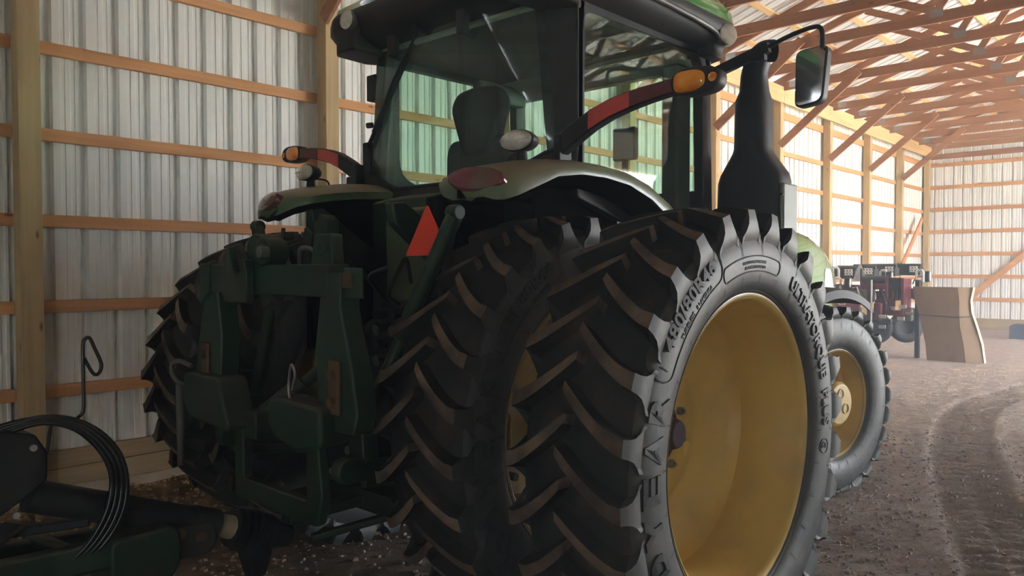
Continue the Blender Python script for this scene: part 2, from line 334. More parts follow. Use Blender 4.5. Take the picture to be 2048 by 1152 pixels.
g = MB(); g.add([(12.32, -40, -.03), (70, -40, -.03), (70, 60, -.03), (12.32, 60, -.03)], [(0, 1, 2, 3)]); struct(g.build('ground_outside', M_GRAVEL, smooth=0))
def floor_z(x, y):
    j = min(max(np.searchsorted(gx, x)-1, 0), nx-2); i = min(max(np.searchsorted(gy, y)-1, 0), ny-2); return float(Z[i, j])

# posts along the left wall, corner post, header, girts, knee braces
def board(name, mats, x0, x1, y0, y1, z0, z1, bev=.004):
    c = ((x0+x1)/2, (y0+y1)/2, z0); s = MB().bb(x0-c[0], x1-c[0], y0-c[1], y1-c[1], 0, z1-z0); return s.build(name, mats, smooth=0, bevel=bev, loc=c, segs=1)
for k in range(-3, NB+1):
    yc = k*BAY
    if k == NB: lab = 'square wooden corner post where the left wall meets the far end wall'
    elif k < 0: lab = f'square wooden wall post out of frame, {ORD[-k-1]} behind the left foreground post'
    else:
        ex = {0: 'nearest the camera at the left edge behind the hose hook', 1: 'between the far rear tyres and the cab rear window'}.get(k, f'{ORD[k]} one counting from the nearest')
        lab = f'square wooden wall post, {ex}'
    tag(board('wall_post', wood('z', 'treated'), 0, .14, yc-.07, yc+.07, -.02, 4.93), lab, 'post', 'posts along the left wall')
zg = 0.7781
for k in range(-1, NB):
    for n in range(-1, 7):
        zt = zg+n*.61
        if n == -1: continue
        if n == 6 : continue
        y0, y1 = k*BAY+.07, (k+1)*BAY-.07
        bayname = 'behind the foreground post' if k < 0 else f'in the {ORD[k]} bay from the camera'
        tag(board('wall_girt', wood('y', 'pine'), -.038, 0, y0, y1, zt-.089, zt, .003), f'orange pine girt, {ORD[n]} from the floor, left wall, {bayname}', 'board', 'girts on the left wall')
for k in range(-1, NB):
    y0, y1 = k*BAY+.07, (k+1)*BAY-.07
    tag(board('wall_girt', wood('y', 'pine'), -.038, 0, y0, y1, 4.42, 4.56, .003), f'top pine girt just under the header beam, left wall, {"behind the foreground post" if k < 0 else ORD[k]+" bay"}', 'board', 'girts on the left wall')
for i, (a, b) in enumerate(((-7.32, -2.44), (-2.44, 2.44), (2.44, 7.32), (7.32, 12.2), (12.2, 17.08), (17.08, 21.96))):
    tag(board('header_beam', wood('y', 'header'), .142, .182, a+.004, b-.004, 4.64, 4.93), f'pale yellow header beam under the trusses, {ORD[i]} length counting towards the far end', 'beam', 'header beams on the left wall')
    tag(board('skirt_board', wood('y', 'skirt'), -.04, .0, a+.004, b-.004, -.05, .17), f'lower grey-brown skirt board at the foot of the left wall, {ORD[i]} length', 'board', 'skirt boards')
    tag(board('skirt_board', wood('y', 'skirt'), -.042, .0, a+.004, b-.004, .174, .30), f'upper grey-brown skirt board at the foot of the left wall, {ORD[i]} length', 'board', 'skirt boards')
for k in range(0, NB):
    yc = k*BAY; s = MB(); s.beam((.14, 0, 3.86), (1.52, 0, 4.98), .038, .14, up=(-.63, 0, .77))
    o = s.build('knee_brace', wood('x', 'truss'), smooth=0, bevel=.003, loc=(0, yc-.0895, 0)); tag(o, f'diagonal brown knee brace rising from the {ORD[k]} wall post to its roof truss', 'brace', 'knee braces')
# far wall framing
for n in range(0, 7):
    zt = .824+n*.61
    tag(board('end_girt', wood('x', 'pine'), .142, 12.1, YEND+.035, YEND+.073, zt-.1, zt), f'long pinkish pine girt across the far end wall, {ORD[n]} from the floor', 'board', 'girts on the far end wall')
tag(board('end_skirt_board', wood('x', 'skirt'), .142, 12.1, YEND+.04, YEND+.078, -.05, .27), 'wide brown skirt board at the foot of the far end wall', 'board')
tag(board('end_rafter_board', wood('x', 'truss'), .142, 12.1, YEND+.03, YEND+.07, 4.60, 4.74), 'reddish board under the last truss at the top of the far end wall', 'board')
for i, xx in enumerate((4.06, 8.12, 12.0)):
    tag(board('end_wall_post', wood('z', 'treated'), xx, xx+.14, YEND-.11, YEND+.03, 0, 4.86), f'square post against the far end wall, {ORD[i]} from the left corner', 'post', 'end wall posts')
s = MB(); s.beam((.95, 0, .62), (4.0, 0, 3.47), .038, .14, up=(-.7, 0, .7))
tag(s.build('wind_brace', wood('x', 'pine'), smooth=0, loc=(0, YEND+.012, 0), bevel=.003), 'long pinkish diagonal brace running up the far end wall', 'brace')
s = MB(); s.beam((.165, 17.6, .35), (.165, 21.2, 2.95), .038, .14, up=(0, -.6, .8))
tag(s.build('wind_brace', wood('y', 'pine'), smooth=0, bevel=.003), 'diagonal board nailed across the posts near the far left corner', 'brace')

# roof trusses
def truss_parts():
    P = []
    t = .038; b0 = 4.86; hc = .15; ht = .12
    top = lambda x: ZE+x*SL-.06
    s = MB(); s.bb(.02, 2*MID-.02, -t/2, t/2, b0, b0+hc); P.append(('bottom_chord', s))
    zt0 = b0+hc/2
    for sg in (1, -1):
        xx = lambda x: MID+sg*(x-MID)
        s = MB(); s.beam((xx(-.3), 0, top(-.3)-ht/2), (xx(MID), 0, top(MID)-ht/2), t, ht, up=(-sg*SL, 0, 1)); P.append(('top_chord', s))
        webs = [((2.0, top(2.0)-ht), (3.3, b0+hc)), ((3.3, b0+hc), (4.15, top(4.15)-ht)), ((4.15, top(4.15)-ht), (5.35, b0+hc)), ((5.35, b0+hc), (6.10, top(6.1)-ht))]
        for (a, b) in webs:
            s = MB(); s.beam((xx(a[0]), 0, a[1]), (xx(b[0]), 0, b[1]), t, .1, up=(0, 1, 0)); 
            s = MB(); d = Vector((xx(b[0])-xx(a[0]), 0, b[1]-a[1])).normalized(); s.beam((xx(a[0]), 0, a[1]), (xx(b[0]), 0, b[1]), t, .1, up=(-d.z, 0, d.x)); P.append(('web', s))
        for (x, z) in ((.36, b0+.1), (3.3, b0+hc-.02), (5.35, b0+hc-.02)):
            s = MB(); s.bb(xx(x)-.08, xx(x)+.08, -t/2-.003, t/2+.003, z-.055, z+.055); P.append(('plate', s))
    return P
TP = truss_parts(); TM = []
for i, yy in enumerate(np.arange(-7.32, YEND+.1, 1.22)):
    vis = i >= 6
    if not vis and i % 2: continue
    near = round((yy)/1.22)
    lab = ('brown timber roof truss with a low bottom chord against the far end wall' if abs(yy-YEND) < .3 else f'brown timber roof truss with zigzag webs, {ORD[min(max(int(round((YEND-yy)/1.22))-1, 0), 19)]} in front of the far end wall' if YEND-yy < 24.5 else 'brown timber roof truss behind the camera')
    root = empty('roof_truss', (0, yy-.02 if abs(yy-YEND) > .3 else YEND-.03, 0), lab, 'truss', 'roof trusses')
    if not TM:
        for nm, s in TP:
            o = s.build(nm, wood('x', 'truss') if nm != 'plate' else mat('truss_plate_steel', (.30, .30, .30), (.38, .38, .38), scale=60, rough=.4, metal=.6), root, smooth=0)
            TM.append(o)
    else:
        for o in TM:
            c = o.copy(); c.parent = root; COL.objects.link(c)
# purlins
for sg in (1, -1):
    for n in range(11):
        x = -.15+n*.61
        if x > MID-.1: continue
        px = MID+sg*(x-MID); z = ZE+x*SL-.023
        s = MB(); s.box((0, 0, 0), (.089, YEND+7.4, .038), Matrix.Rotation(-sg*math.atan(SL), 3, 'Y'))
        o = s.build('roof_purlin', wood('y', 'header'), smooth=0, loc=(px, (YEND-7.4)/2, z))
        tag(o, f'pale roof purlin lying on the trusses, {ORD[n]} up from the {"left" if sg > 0 else "right"} eave', 'board', 'roof purlins')

# ================================================================== THE TRACTOR
TX, TY = 2.986, 1.242
TR = empty('tractor', (TX, TY, 0), 'large green farm tractor with yellow wheels and dual rear tyres seen from behind', 'tractor')
def part(s, name, m, parent=TR, **k): return s.build(name, m, parent, **k)

def tyre_mesh(c, R, rr, hw, nl, lugh, side=1, flat=.0, turn=0.):   # lugh: lug height
    """agricultural tyre about local x through c. R tip radius, rr rim radius, hw half width, nl lugs per side."""
    s = MB(); k = hw/.24; H = R-rr; g = lambda q: rr-.01+(H-lugh)*q       # q 0..1 from bead to tread base
    half = [(.185*k, g(-.02)), (.200*k, g(.02)), (.206*k, g(.035)), (.200*k, g(.05)), (.209*k, g(.065)), (.213*k, g(.085)), (.208*k, g(.10)), (.216*k, g(.115)), (.232*k, g(.22)), (.242*k, g(.36)), (.2455*k, g(.50)), (.243*k, g(.64)), (.234*k, g(.78)), (.219*k, g(.88)), (.195*k, g(.95)), (.14*k, g(.985)), (.07*k, g(1.0))]
    prof = half+[(0, g(1.003))]+[(-b, r) for b, r in half[::-1]]
    nn = len(prof)-1; mats = []
    for i in range(nn):
        q = (prof[i][1]+prof[i+1][1])/2; mats.append(1 if q < g(.86) else 0)
    s.lathe(prof, (0, 0, 0), n=120, mats=mats)
    rb = g(1.)
    sp = 2*PI/nl
    for sd in (1, -1):
        for i in range(nl):
            ph0 = i*sp+(sp/2 if sd < 0 else 0)+turn
            # stations: base(b,r) top(b,r) dphi halfwidth_base halfwidth_top
            D = .175/R
            st = []
            for t in (0, .12, .26, .42, .58, .74, .88, 1.0):
                b = (-.012+t*.245)*k; bb = min(b, .205*k)
                rc = rb-.012*max(0, (t-.5)/.5)**2*2
                dphi = -D*(1-t)**1.35
                wb = .030+.008*t if t > 0 else .022; wt = .021+.006*t if t > 0 else .017
                st.append(((bb, rc-.02), (b, R-.004-.016*t*t), dphi, wb, wt))
            ws = k; fs = lugh/.056
            st[-1] = ((.208*k, rb-.045*fs), (.2415*k, R-.024*fs), 0, .044*ws, .030*ws)
            st.append(((.224*k, rb-.060*fs), (.2475*k, R-.052*fs), .002, .050*ws, .033*ws))
            st.append(((.236*k, rb-.072*fs), (.2510*k, R-.078*fs), .004, .060*ws, .041*ws))
            st.append(((.240*k, rb-.082*fs), (.2490*k, R-.104*fs), .006, .078*ws, .060*ws))
            st.append(((.240*k, rb-.092*fs), (.2435*k, R-.128*fs), .006, .092*ws, .088*ws))
            st.append(((.222*k, rb-.100*fs), (.230*k, R-.156*fs), .006, .100*ws, .100*ws))
            n0 = len(s.v); 
            for (b0, r0), (b1, r1), dp, wb, wt in st:
                for (b, r, w) in ((b0, r0, -wb), (b1, r1, -wt), (b1, r1, wt), (b0, r0, wb)):
                    # width is measured across the bar; bar runs obliquely so shift along phi
                    ph = ph0+dp+w/R
                    s.v.append((sd*b, r*math.cos(ph), r*math.sin(ph)))
            for j in range(len(st)-1):
                a = n0+4*j; bq = a+4; mid = j < 7
                s.f += [(a, a+1, bq+1, bq), (a+1, a+2, bq+2, bq+1), (a+2, a+3, bq+3, bq+2)]; s.m += [0 if mid else 1, 2 if mid else 1, 0 if mid else 1]
            s.f.append((n0, n0+3, n0+2, n0+1)); s.m.append(2)
            # fine moulding line between the lug ends
            if sd*side > 0:
                ph = ph0+sp/2
                for (q0, q1) in ((.70, .56), (.17, .30)):
                    P = []
                    for q in (q0, (q0+q1)/2, q1):
                        b = np.interp(q, [.115, .22, .36, .5, .64, .78, .88], [.216, .232, .242, .2455, .243, .234, .219])*k
                        for w in (-.0025, .0025): P.append((sd*(b+.0025), g(q)*math.cos(ph+w/g(q)), g(q)*math.sin(ph+w/g(q))))
                    n0 = len(s.v); s.v += P; s.f += [(n0, n0+1, n0+3, n0+2), (n0+2, n0+3, n0+5, n0+4)]; s.m += [0, 0]
    if flat:
        out = []
        for (x, y, z) in s.v:
            if z < -flat: x *= 1+.35*(-flat-z); z = -flat+(z+flat)*.04
            out.append((x, y, z))
        s.v = out
    s.v = [(x+c[0], y+c[1], z+c[2]) for x, y, z in s.v]
    return s
def ring_text(s, txt, c, bfun, r, phi_deg, size, side=1, ext=.003, fit=None, off=.0, mi=0):
    V, F = text_mesh(txt, size, ext, off); xs = [v[0] for v in V]; x0, x1 = min(xs), max(xs); sc = 1. if fit is None else fit/(x1-x0)
    P = []
    for (u, v, w) in V:
        u = (u-x0)*sc; ph = math.radians(phi_deg)-u/r; rad = r+v-size*.35
        P.append((c[0]+side*(bfun(rad)+w), c[1]+rad*math.cos(ph), c[2]+rad*math.sin(ph)))
    s.add(P, F, mi)
def sidewall_b(R, rr, hw):
    k = hw/.24; H = R-rr; g = lambda q: rr-.01+(H-.056)*q
    qs = [.115, .22, .36, .5, .64, .78, .88]; bs = [.216, .232, .242, .2455, .243, .234, .219]
    return lambda r: float(np.interp(r, [g(q) for q in qs], [b*k for b in bs]))
HR = .903; RR = .97; RIM = .61
sb = sidewall_b(RR, RIM, .24)
M_RIB = mat('raised_rubber_lettering', (.034, .034, .034), (.055, .054, .052), scale=30, rough=.55)
def rear_wheel(bc, side, deep, label, letter):
    # rim part
    s = MB(); c = (bc, 0, HR)
    sgn = side
    prof = [(.195, .612), (.203, .618), (.205, .608), (.198, .597), (.185, .590), (.172, .588), (.12, .578), (.09, .565), (.02, .552), (-.06, .548), (-.12, .556), (-.17, .575), (-.19, .600), (-.195, .612)]
    s.lathe([(sgn*b, r) for b, r in prof], c, n=128)
    if deep:   # dish far inside
        dd = -.245
        disc = [(-.09, .553), (-.13, .542), (-.165, .515), (-.195, .47), (-.215, .42), (-.228, .37), (-.232, .345), (-.225, .33), (-.225, .17), (-.225, .0)]
        s.lathe([(sgn*b, max(r, .001)) for b, r in disc], c, n=96)
    else:      # disc near the outside with scalloped hand holes
        n = 144; R0 = []; R1 = []; R2 = []
        for j in range(n):
            a = 2*PI*j/n; q = .5+.5*math.cos(8*a); q = max(0, min(1, (q-.25)*2.2))
            ro = .490+.075*(1-q)
            R0.append((bc+sgn*.085, ro*math.cos(a), HR+ro*math.sin(a))); R1.append((bc+sgn*.10, (ro-.03)*math.cos(a), HR+(ro-.03)*math.sin(a))); R2.append((bc+sgn*.02, .30*math.cos(a), HR+.30*math.sin(a)))
        R3 = [(bc+sgn*.02, .001*math.cos(2*PI*j/n), HR+.001*math.sin(2*PI*j/n)) for j in range(n)]
        s.rings([R0, R1, R2, R3], cap=False)
    w = part(s, 'rear_wheel', M_YEL, label=label, smooth=35)
    w['label'] = label
    ts = tyre_mesh(c, RR, RIM, .24, 28, .056, side=side, flat=HR+.012, turn=.06)
    t = ts.build('tire', [M_RUB, M_SIDE, M_LUG], w, smooth=38)
    if letter:
        L = MB(); 
        for q, ch in enumerate('GOODYEAR'): ring_text(L, ch, c, sb, .772, 231-q*10+3.7, .125, side, .007, fit=.100, off=.006)
        
        L.build('lettering', M_RIB, w, smooth=0, label='raised maker lettering on the sidewall'); L = MB(); ring_text(L, '480/80R46', c, sb, .812, 147, .072, side, .010, fit=.43, off=.002)
        ring_text(L, 'TUBELESS', c, sb, .752, 141, .022, side, .003, fit=.12); ring_text(L, 'IN AMERICA', c, sb, .752, 130, .022, side, .003, fit=.13)
        L.build('size_lettering', M_RIB, w, smooth=0); L = MB(); ring_text(L, 'ULTRATORQUE', c, sb, .728, 64, .075, side, .006, fit=.60, off=.002); ring_text(L, 'PLUS', c, sb, .728, 12, .07, side, .006, fit=.17, off=.002)
        ring_text(L, 'G', c, sb, .72, 352.5, .05, side, .003); 
        L.build('tread_lettering', M_RIB, w, smooth=0); L = MB(); ring_text(L, 'MAX LOAD AND PRESSURE', c, sb, .742, 100, .018, side, .003, fit=.20); ring_text(L, 'AT 5 MPH MOUNTED', c, sb, .722, 99, .018, side, .003, fit=.18)
        # outlines of the raised panels
        for (r0, r1, a0, a1) in ((.735, .875, 116, 151), (.705, .765, 76, 111)):
            pts = []
            for i in range(25): a = a0+(a1-a0)*i/24; pts.append((r1, a))
            for i in range(9): q = math.radians(90-180*i/8); pts.append(((r0+r1)/2+(r1-r0)/2*math.sin(q), a1+math.degrees((r1-r0)/2*.8*math.cos(q)/r1)))
            for i in range(25): a = a1+(a0-a1)*i/24; pts.append((r0, a))
            for i in range(9): q = math.radians(-90+180*i/8); pts.append(((r0+r1)/2+(r1-r0)/2*math.sin(q), a0-math.degrees((r1-r0)/2*.8*math.cos(q)/r1)))
            L.tube([(c[0]+side*(sb(r)+.001), r*math.cos(math.radians(a)), HR+r*math.sin(math.radians(a))) for r, a in pts], .0028, 6, close=True)
        cc = [(.722+.034*math.sin(q), 350.9+math.degrees(.034*math.cos(q)/.72)) for q in np.linspace(0, 2*PI, 25)[:-1]]
        L.tube([(c[0]+side*(sb(r)+.001), r*math.cos(math.radians(a)), HR+r*math.sin(math.radians(a))) for r, a in cc], .0025, 6, close=True)
        L.build('sidewall_moulding', M_RIB, w, smooth=0)
    hb = MB()
    d0 = -.225 if deep else .02
    hb.cyl((bc+sgn*(d0-.01), 0, HR), (bc+sgn*(d0+.02), 0, HR), .16, .155, 40)
    hb.cyl((bc+sgn*d0, 0, HR), (bc+sgn*(d0+.095), 0, HR), .078, .07, 32)
    hb.cyl((bc+sgn*(d0+.085), 0, HR), (bc+sgn*(d0+.12), 0, HR), .070, .058, 32)
    hb.build('hub', M_HUB, w, bevel=.006)
    for j in range(10):
        a = 2*PI*j/10+.31; r = .205 if deep else .215; x, y, z = bc+sgn*d0, r*math.cos(a), HR+r*math.sin(a)
        q = MB(); q.cyl((x, y, z), (x+sgn*.022, y, z), .019, .019, 6); q.cyl((x, y, z), (x+sgn*.036, y, z), .010, .010, 10); q.build('wheel_bolt', M_GREYM, w)
    if deep:
        for a in (35, 95, 155, 215, 275, 335):
            q = MB(); y, z = .30*math.cos(math.radians(a)), HR+.30*math.sin(math.radians(a)); q.lathe([(sgn*.0, .045), (sgn*.010, .036), (sgn*.016, .02), (sgn*.017, .001)], (bc+sgn*-.235, y, z), n=24); q.build('disc_boss', M_YEL, w)
        q = MB(); q.box((0, 0, 0), (.003, .055, .05), Matrix.Rotation(.6, 3, 'X')); a = math.radians(262); o = q.build('maker_plate', M_GREYM, w, loc=(bc+sgn*-.222, .42*math.cos(a), HR+.42*math.sin(a)))
    else:
        for a in range(22, 382, 45):
            q = MB(); y, z = .50*math.cos(math.radians(a)), HR+.50*math.sin(math.radians(a)); q.cyl((bc+sgn*.06, y, z), (bc+sgn*.13, y, z), .018, .018, 12); q.build('rim_clamp_bolt', M_STEEL, w)
    return w
rear_wheel(1.56, 1, True, 'outer right rear wheel, nearest the camera, with deep yellow dish', True)
rear_wheel(.80, 1, False, 'inner right rear wheel behind the outer dual', True)
rear_wheel(-.80, -1, False, 'inner left rear wheel', False)
rear_wheel(-1.56, -1, True, 'outer left rear wheel beside the steel wall', False)

# front wheels (steered to the right)
def front_wheel(bc, side, label):
    R, rim, hw, hf, steer = .735, .40, .205, .612, .21
    c = (0, 0, 0); s = MB(); sg = side
    s.lathe([(sg*b, r) for b, r in ((.165, .402), (.172, .408), (.174, .398), (.166, .388), (.15, .383), (.08, .365), (-.02, .350), (-.08, .352), (-.14, .375), (-.165, .402))], c, n=96)
    s.lathe([(sg*b, r) for b, r in ((.02, .357), (-.02, .33), (-.03, .27), (-.01, .215), (-.01, .12))], c, n=64)
    w = part(s, 'front_wheel', M_YEL, label=label, smooth=35)
    w.location = (bc, 2.95, hf); w.rotation_euler = (0, 0, -steer)
    ts = tyre_mesh(c, R, rim, hw, 26, .034, side=side, flat=hf+.035); ts.build('tire', [M_RUB, M_SIDE, M_LUG], w, smooth=38)
    h = MB(); h.cyl((sg*-.10, 0, 0), (sg*.185, 0, 0), .175, .165, 48); h.cyl((sg*.185, 0, 0), (sg*.205, 0, 0), .165, .145, 48)
    for a in (90, 210, 330):
        y, z = .075*math.cos(math.radians(a)), .075*math.sin(math.radians(a)); h.tube([(sg*.207, y+.036*math.cos(q), z+.036*math.sin(q)) for q in np.linspace(0, 2*PI, 21)[:-1]], .006, 6, close=True)
    h.build('planetary_hub', M_YEL, w, bevel=.006)
    for j in range(10):
        a = 2*PI*j/10; y, z = .255*math.cos(a), .255*math.sin(a); q = MB(); q.cyl((sg*-.03, y, z), (sg*.01, y, z), .018, .018, 6); q.build('wheel_bolt', M_GREYM, w)
front_wheel(.90, 1, 'right front wheel, turned to the right')
front_wheel(-.90, -1, 'left front wheel hidden behind the tractor body')

# front fenders
def sweep(center_fun, b0, b1, angs, th=.02, lip=.06, prof=None):
    pass
for sd in (1, -1):
    s = MB(); Rg = []
    for i in range(17):
        a = math.radians(155-i*6.0); R0 = .80; row = []
        for (u, dr) in ((-.21, -.05), (-.20, 0), (-.1, .018), (0, .022), (.1, .018), (.20, 0), (.215, -.06), (.20, -.06), (.19, -.015), (0, .0), (-.19, -.015), (-.20, -.05)):
            r = R0+dr; row.append((u, r*math.cos(a), r*math.sin(a)))
        Rg.append(row)
    s.rings(Rg, True, True); o = part(s, 'front_fender', M_BLK, smooth=50); o.location = (sd*.88, 2.99, .655); o.rotation_euler = (0, 0, -.21)
# hood
def hood_ring(a, w, zt, zb, ch=.12):
    return [(-w, a, zb), (-w, a, zt-ch*1.1), (-w+.035, a, zt-ch*.4), (-w*.62, a, zt-.02), (-w*.3, a, zt), (w*.3, a, zt), (w*.62, a, zt-.02), (w-.035, a, zt-ch*.4), (w, a, zt-ch*1.1), (w, a, zb)]
s = MB(); s.rings([hood_ring(1.70, .50, 2.06, 1.32, .1), hood_ring(2.6, .50, 2.06, 1.28, .1), hood_ring(3.3, .50, 2.01, 1.25, .1), hood_ring(3.9, .49, 1.93, 1.22, .1), hood_ring(4.3, .47, 1.83, 1.18, .11), hood_ring(4.58, .44, 1.70, 1.15, .12), hood_ring(4.74, .38, 1.48, 1.1, .1)])
hood = part(s, 'hood', M_HOOD, smooth=55)
for sd in (1, -1):
    for (a0, a1) in ((3.00, 3.38), (3.44, 3.72)):
        q = MB(); q.prism(round_poly([(a0, 1.36), (a1, 1.36), (a1-.10, 1.70), (a0+.05, 1.76)], .06), sd*.470, sd*.506, 'x'); q.build('side_grille', M_BLK, hood)
    q = MB(); q.prism(round_poly([(4.22, 1.33), (4.52, 1.30), (4.40, 1.60), (4.26, 1.62)], .04), sd*.42, sd*.475, 'x'); q.build('headlamp', M_LENS, hood)
s = MB(); s.bb(-.34, .34, 1.2, 4.35, .72, 1.32); s.bb(-.26, .26, .3, 1.3, .55, 1.5); part(s, 'engine_block', M_BLKD, bevel=.02)
s = MB(); s.bb(-.30, .30, 3.95, 4.62, .70, 1.16); part(s, 'front_weight_bracket', M_GREEN_D, bevel=.02)
s = MB(); s.cyl((-.80, 2.95, .64), (.80, 2.95, .64), .10, .10, 20); s.bb(-.26, .26, 2.75, 3.15, .55, .85); part(s, 'front_axle', M_GREEN_D, bevel=.01)
s = MB(); s.bb(.36, .70, 1.15, 2.35, .45, 1.15); part(s, 'fuel_tank', M_BLKD, bevel=.05, segs=3)
s = MB(); s.bb(-.70, -.36, 1.15, 2.35, .45, 1.15); part(s, 'left_fuel_tank', M_BLKD, bevel=.05, segs=3)
s = MB(); s.bb(.36, .80, 2.05, 2.25, 1.20, 1.24); s.bb(.52, .78, 1.35, 1.62, .55, .60); s.bb(.52, .78, 1.35, 1.62, .85, .9); part(s, 'step', M_BLKD, bevel=.01)
# rear axle and transmission case
s = MB(); s.cyl((-1.36, 0, HR), (1.36, 0, HR), .062, .062, 24); s.cyl((-.62, 0, HR), (.62, 0, HR), .15, .15, 28); s.cyl((.3, 0, HR), (.72, 0, HR), .17, .13, 28); s.cyl((-.3, 0, HR), (-.72, 0, HR), .17, .13, 28)
part(s, 'rear_axle', M_BLKD)
s = MB(); s.bb(-.40, .40, -.36, .9, .55, 1.28); s.bb(-.24, .24, -.52, -.42, .66, 1.16); s.bb(-.16, .16, -.50, .2, .46, .66)
part(s, 'transmission_case', M_BLKD, bevel=.03)
s = MB(); s.cyl((0, -.52, .72), (0, -.56, .72), .10, .09, 24); s.cyl((0, -.56, .72), (0, -.68, .72), .022, .022, 16); part(s, 'power_takeoff_stub', M_STEEL)
s = MB(); s.prism([(-.17, .84), (.17, .84), (.20, .62), (.17, .60), (.14, .80), (-.14, .80), (-.17, .60), (-.20, .62)], -.72, -.52); part(s, 'power_takeoff_shield', M_BLKD)
# drawbar
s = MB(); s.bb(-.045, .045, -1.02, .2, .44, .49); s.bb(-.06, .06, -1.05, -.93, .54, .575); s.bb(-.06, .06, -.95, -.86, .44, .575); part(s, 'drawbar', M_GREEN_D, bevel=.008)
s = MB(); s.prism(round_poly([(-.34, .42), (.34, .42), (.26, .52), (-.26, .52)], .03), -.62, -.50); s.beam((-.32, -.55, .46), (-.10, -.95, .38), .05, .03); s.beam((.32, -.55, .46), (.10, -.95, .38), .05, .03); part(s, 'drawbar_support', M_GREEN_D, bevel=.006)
# cab base between the fenders (green)
s = MB(); s.prism(round_poly([(-.52, 1.25), (.52, 1.25), (.54, 1.9), (.50, 2.0), (.2, 2.02), (-.2, 2.02), (-.50, 2.0), (-.54, 1.9)], .05), -.16, .30); part(s, 'cab_base_panel', M_GREEN_D, smooth=50, bevel=.02)
s = MB(); s.prism(round_poly([(-.12, 1.42), (.36, 1.42), (.37, 1.86), (.33, 1.93), (-.09, 1.93), (-.13, 1.86)], .05), -.34, -.15); part(s, 'rear_service_cover', M_GREEN, smooth=50, bevel=.02, segs=3)
# rear fenders: lofted shells over the tyres, ending behind in a rounded nose carrying the tail lamp
def fender(sd):
    st = [  # a, z outer lip, z crest, b outer, b inner, z inner
        (-.63, 1.915, 1.975, .90, .70, 1.965), (-.618, 1.902, 2.01, .945, .63, 1.985), (-.585, 1.90, 2.042, .975, .57, 2.01), (-.51, 1.925, 2.068, .99, .51, 2.032), (-.40, 1.97, 2.092, 1.0, .47, 2.05), (-.27, 2.022, 2.112, 1.005, .45, 2.065), (-.1, 2.045, 2.124, 1.01, .44, 2.075),
        (.08, 2.045, 2.124, 1.01, .44, 2.075), (.28, 2.025, 2.112, 1.01, .44, 2.07), (.48, 1.968, 2.07, 1.01, .44, 2.04), (.68, 1.87, 1.99, 1.01, .46, 1.97), (.85, 1.76, 1.89, 1.01, .50, 1.87), (1.0, 1.63, 1.76, 1.005, .54, 1.74), (1.10, 1.48, 1.62, 1.0, .58, 1.6)]
    s = MB(); R = []
    for a, zo, zc, bo, bi, zi in st:
        th = .03
        ring = [(bo, zo), (bo+.004, zo+(zc-zo)*.35), (bo-.02, zo+(zc-zo)*.72), (bo-.075, zc-.008), (bo-.16, zc), (bi+.18, zc-.004), (bi+.06, zi+.012), (bi, zi-.015), (bi+.012, zi-.055),
                (bi+.10, zi-.055), (bi+.2, zc-th-.03), (bo-.16, zc-th-.03), (bo-.07, zc-th-.045), (bo-.03, zo+.01)]
        R.append([(sd*b, a, z) for b, z in ring])
    s.rings(R); u = MB(); R = []
    for a, zo, zc, bo, bi, zi in st: R.append([(sd*b, a+(.02 if a < -.5 else 0), z) for b, z in ((bo-.014, zo+.006), (bi+.03, zi-.05), (bi+.03, zi-.085), (bo-.05, zo-.015), (bo-.014, zo-.006))])
    u.rings(R); return s, u
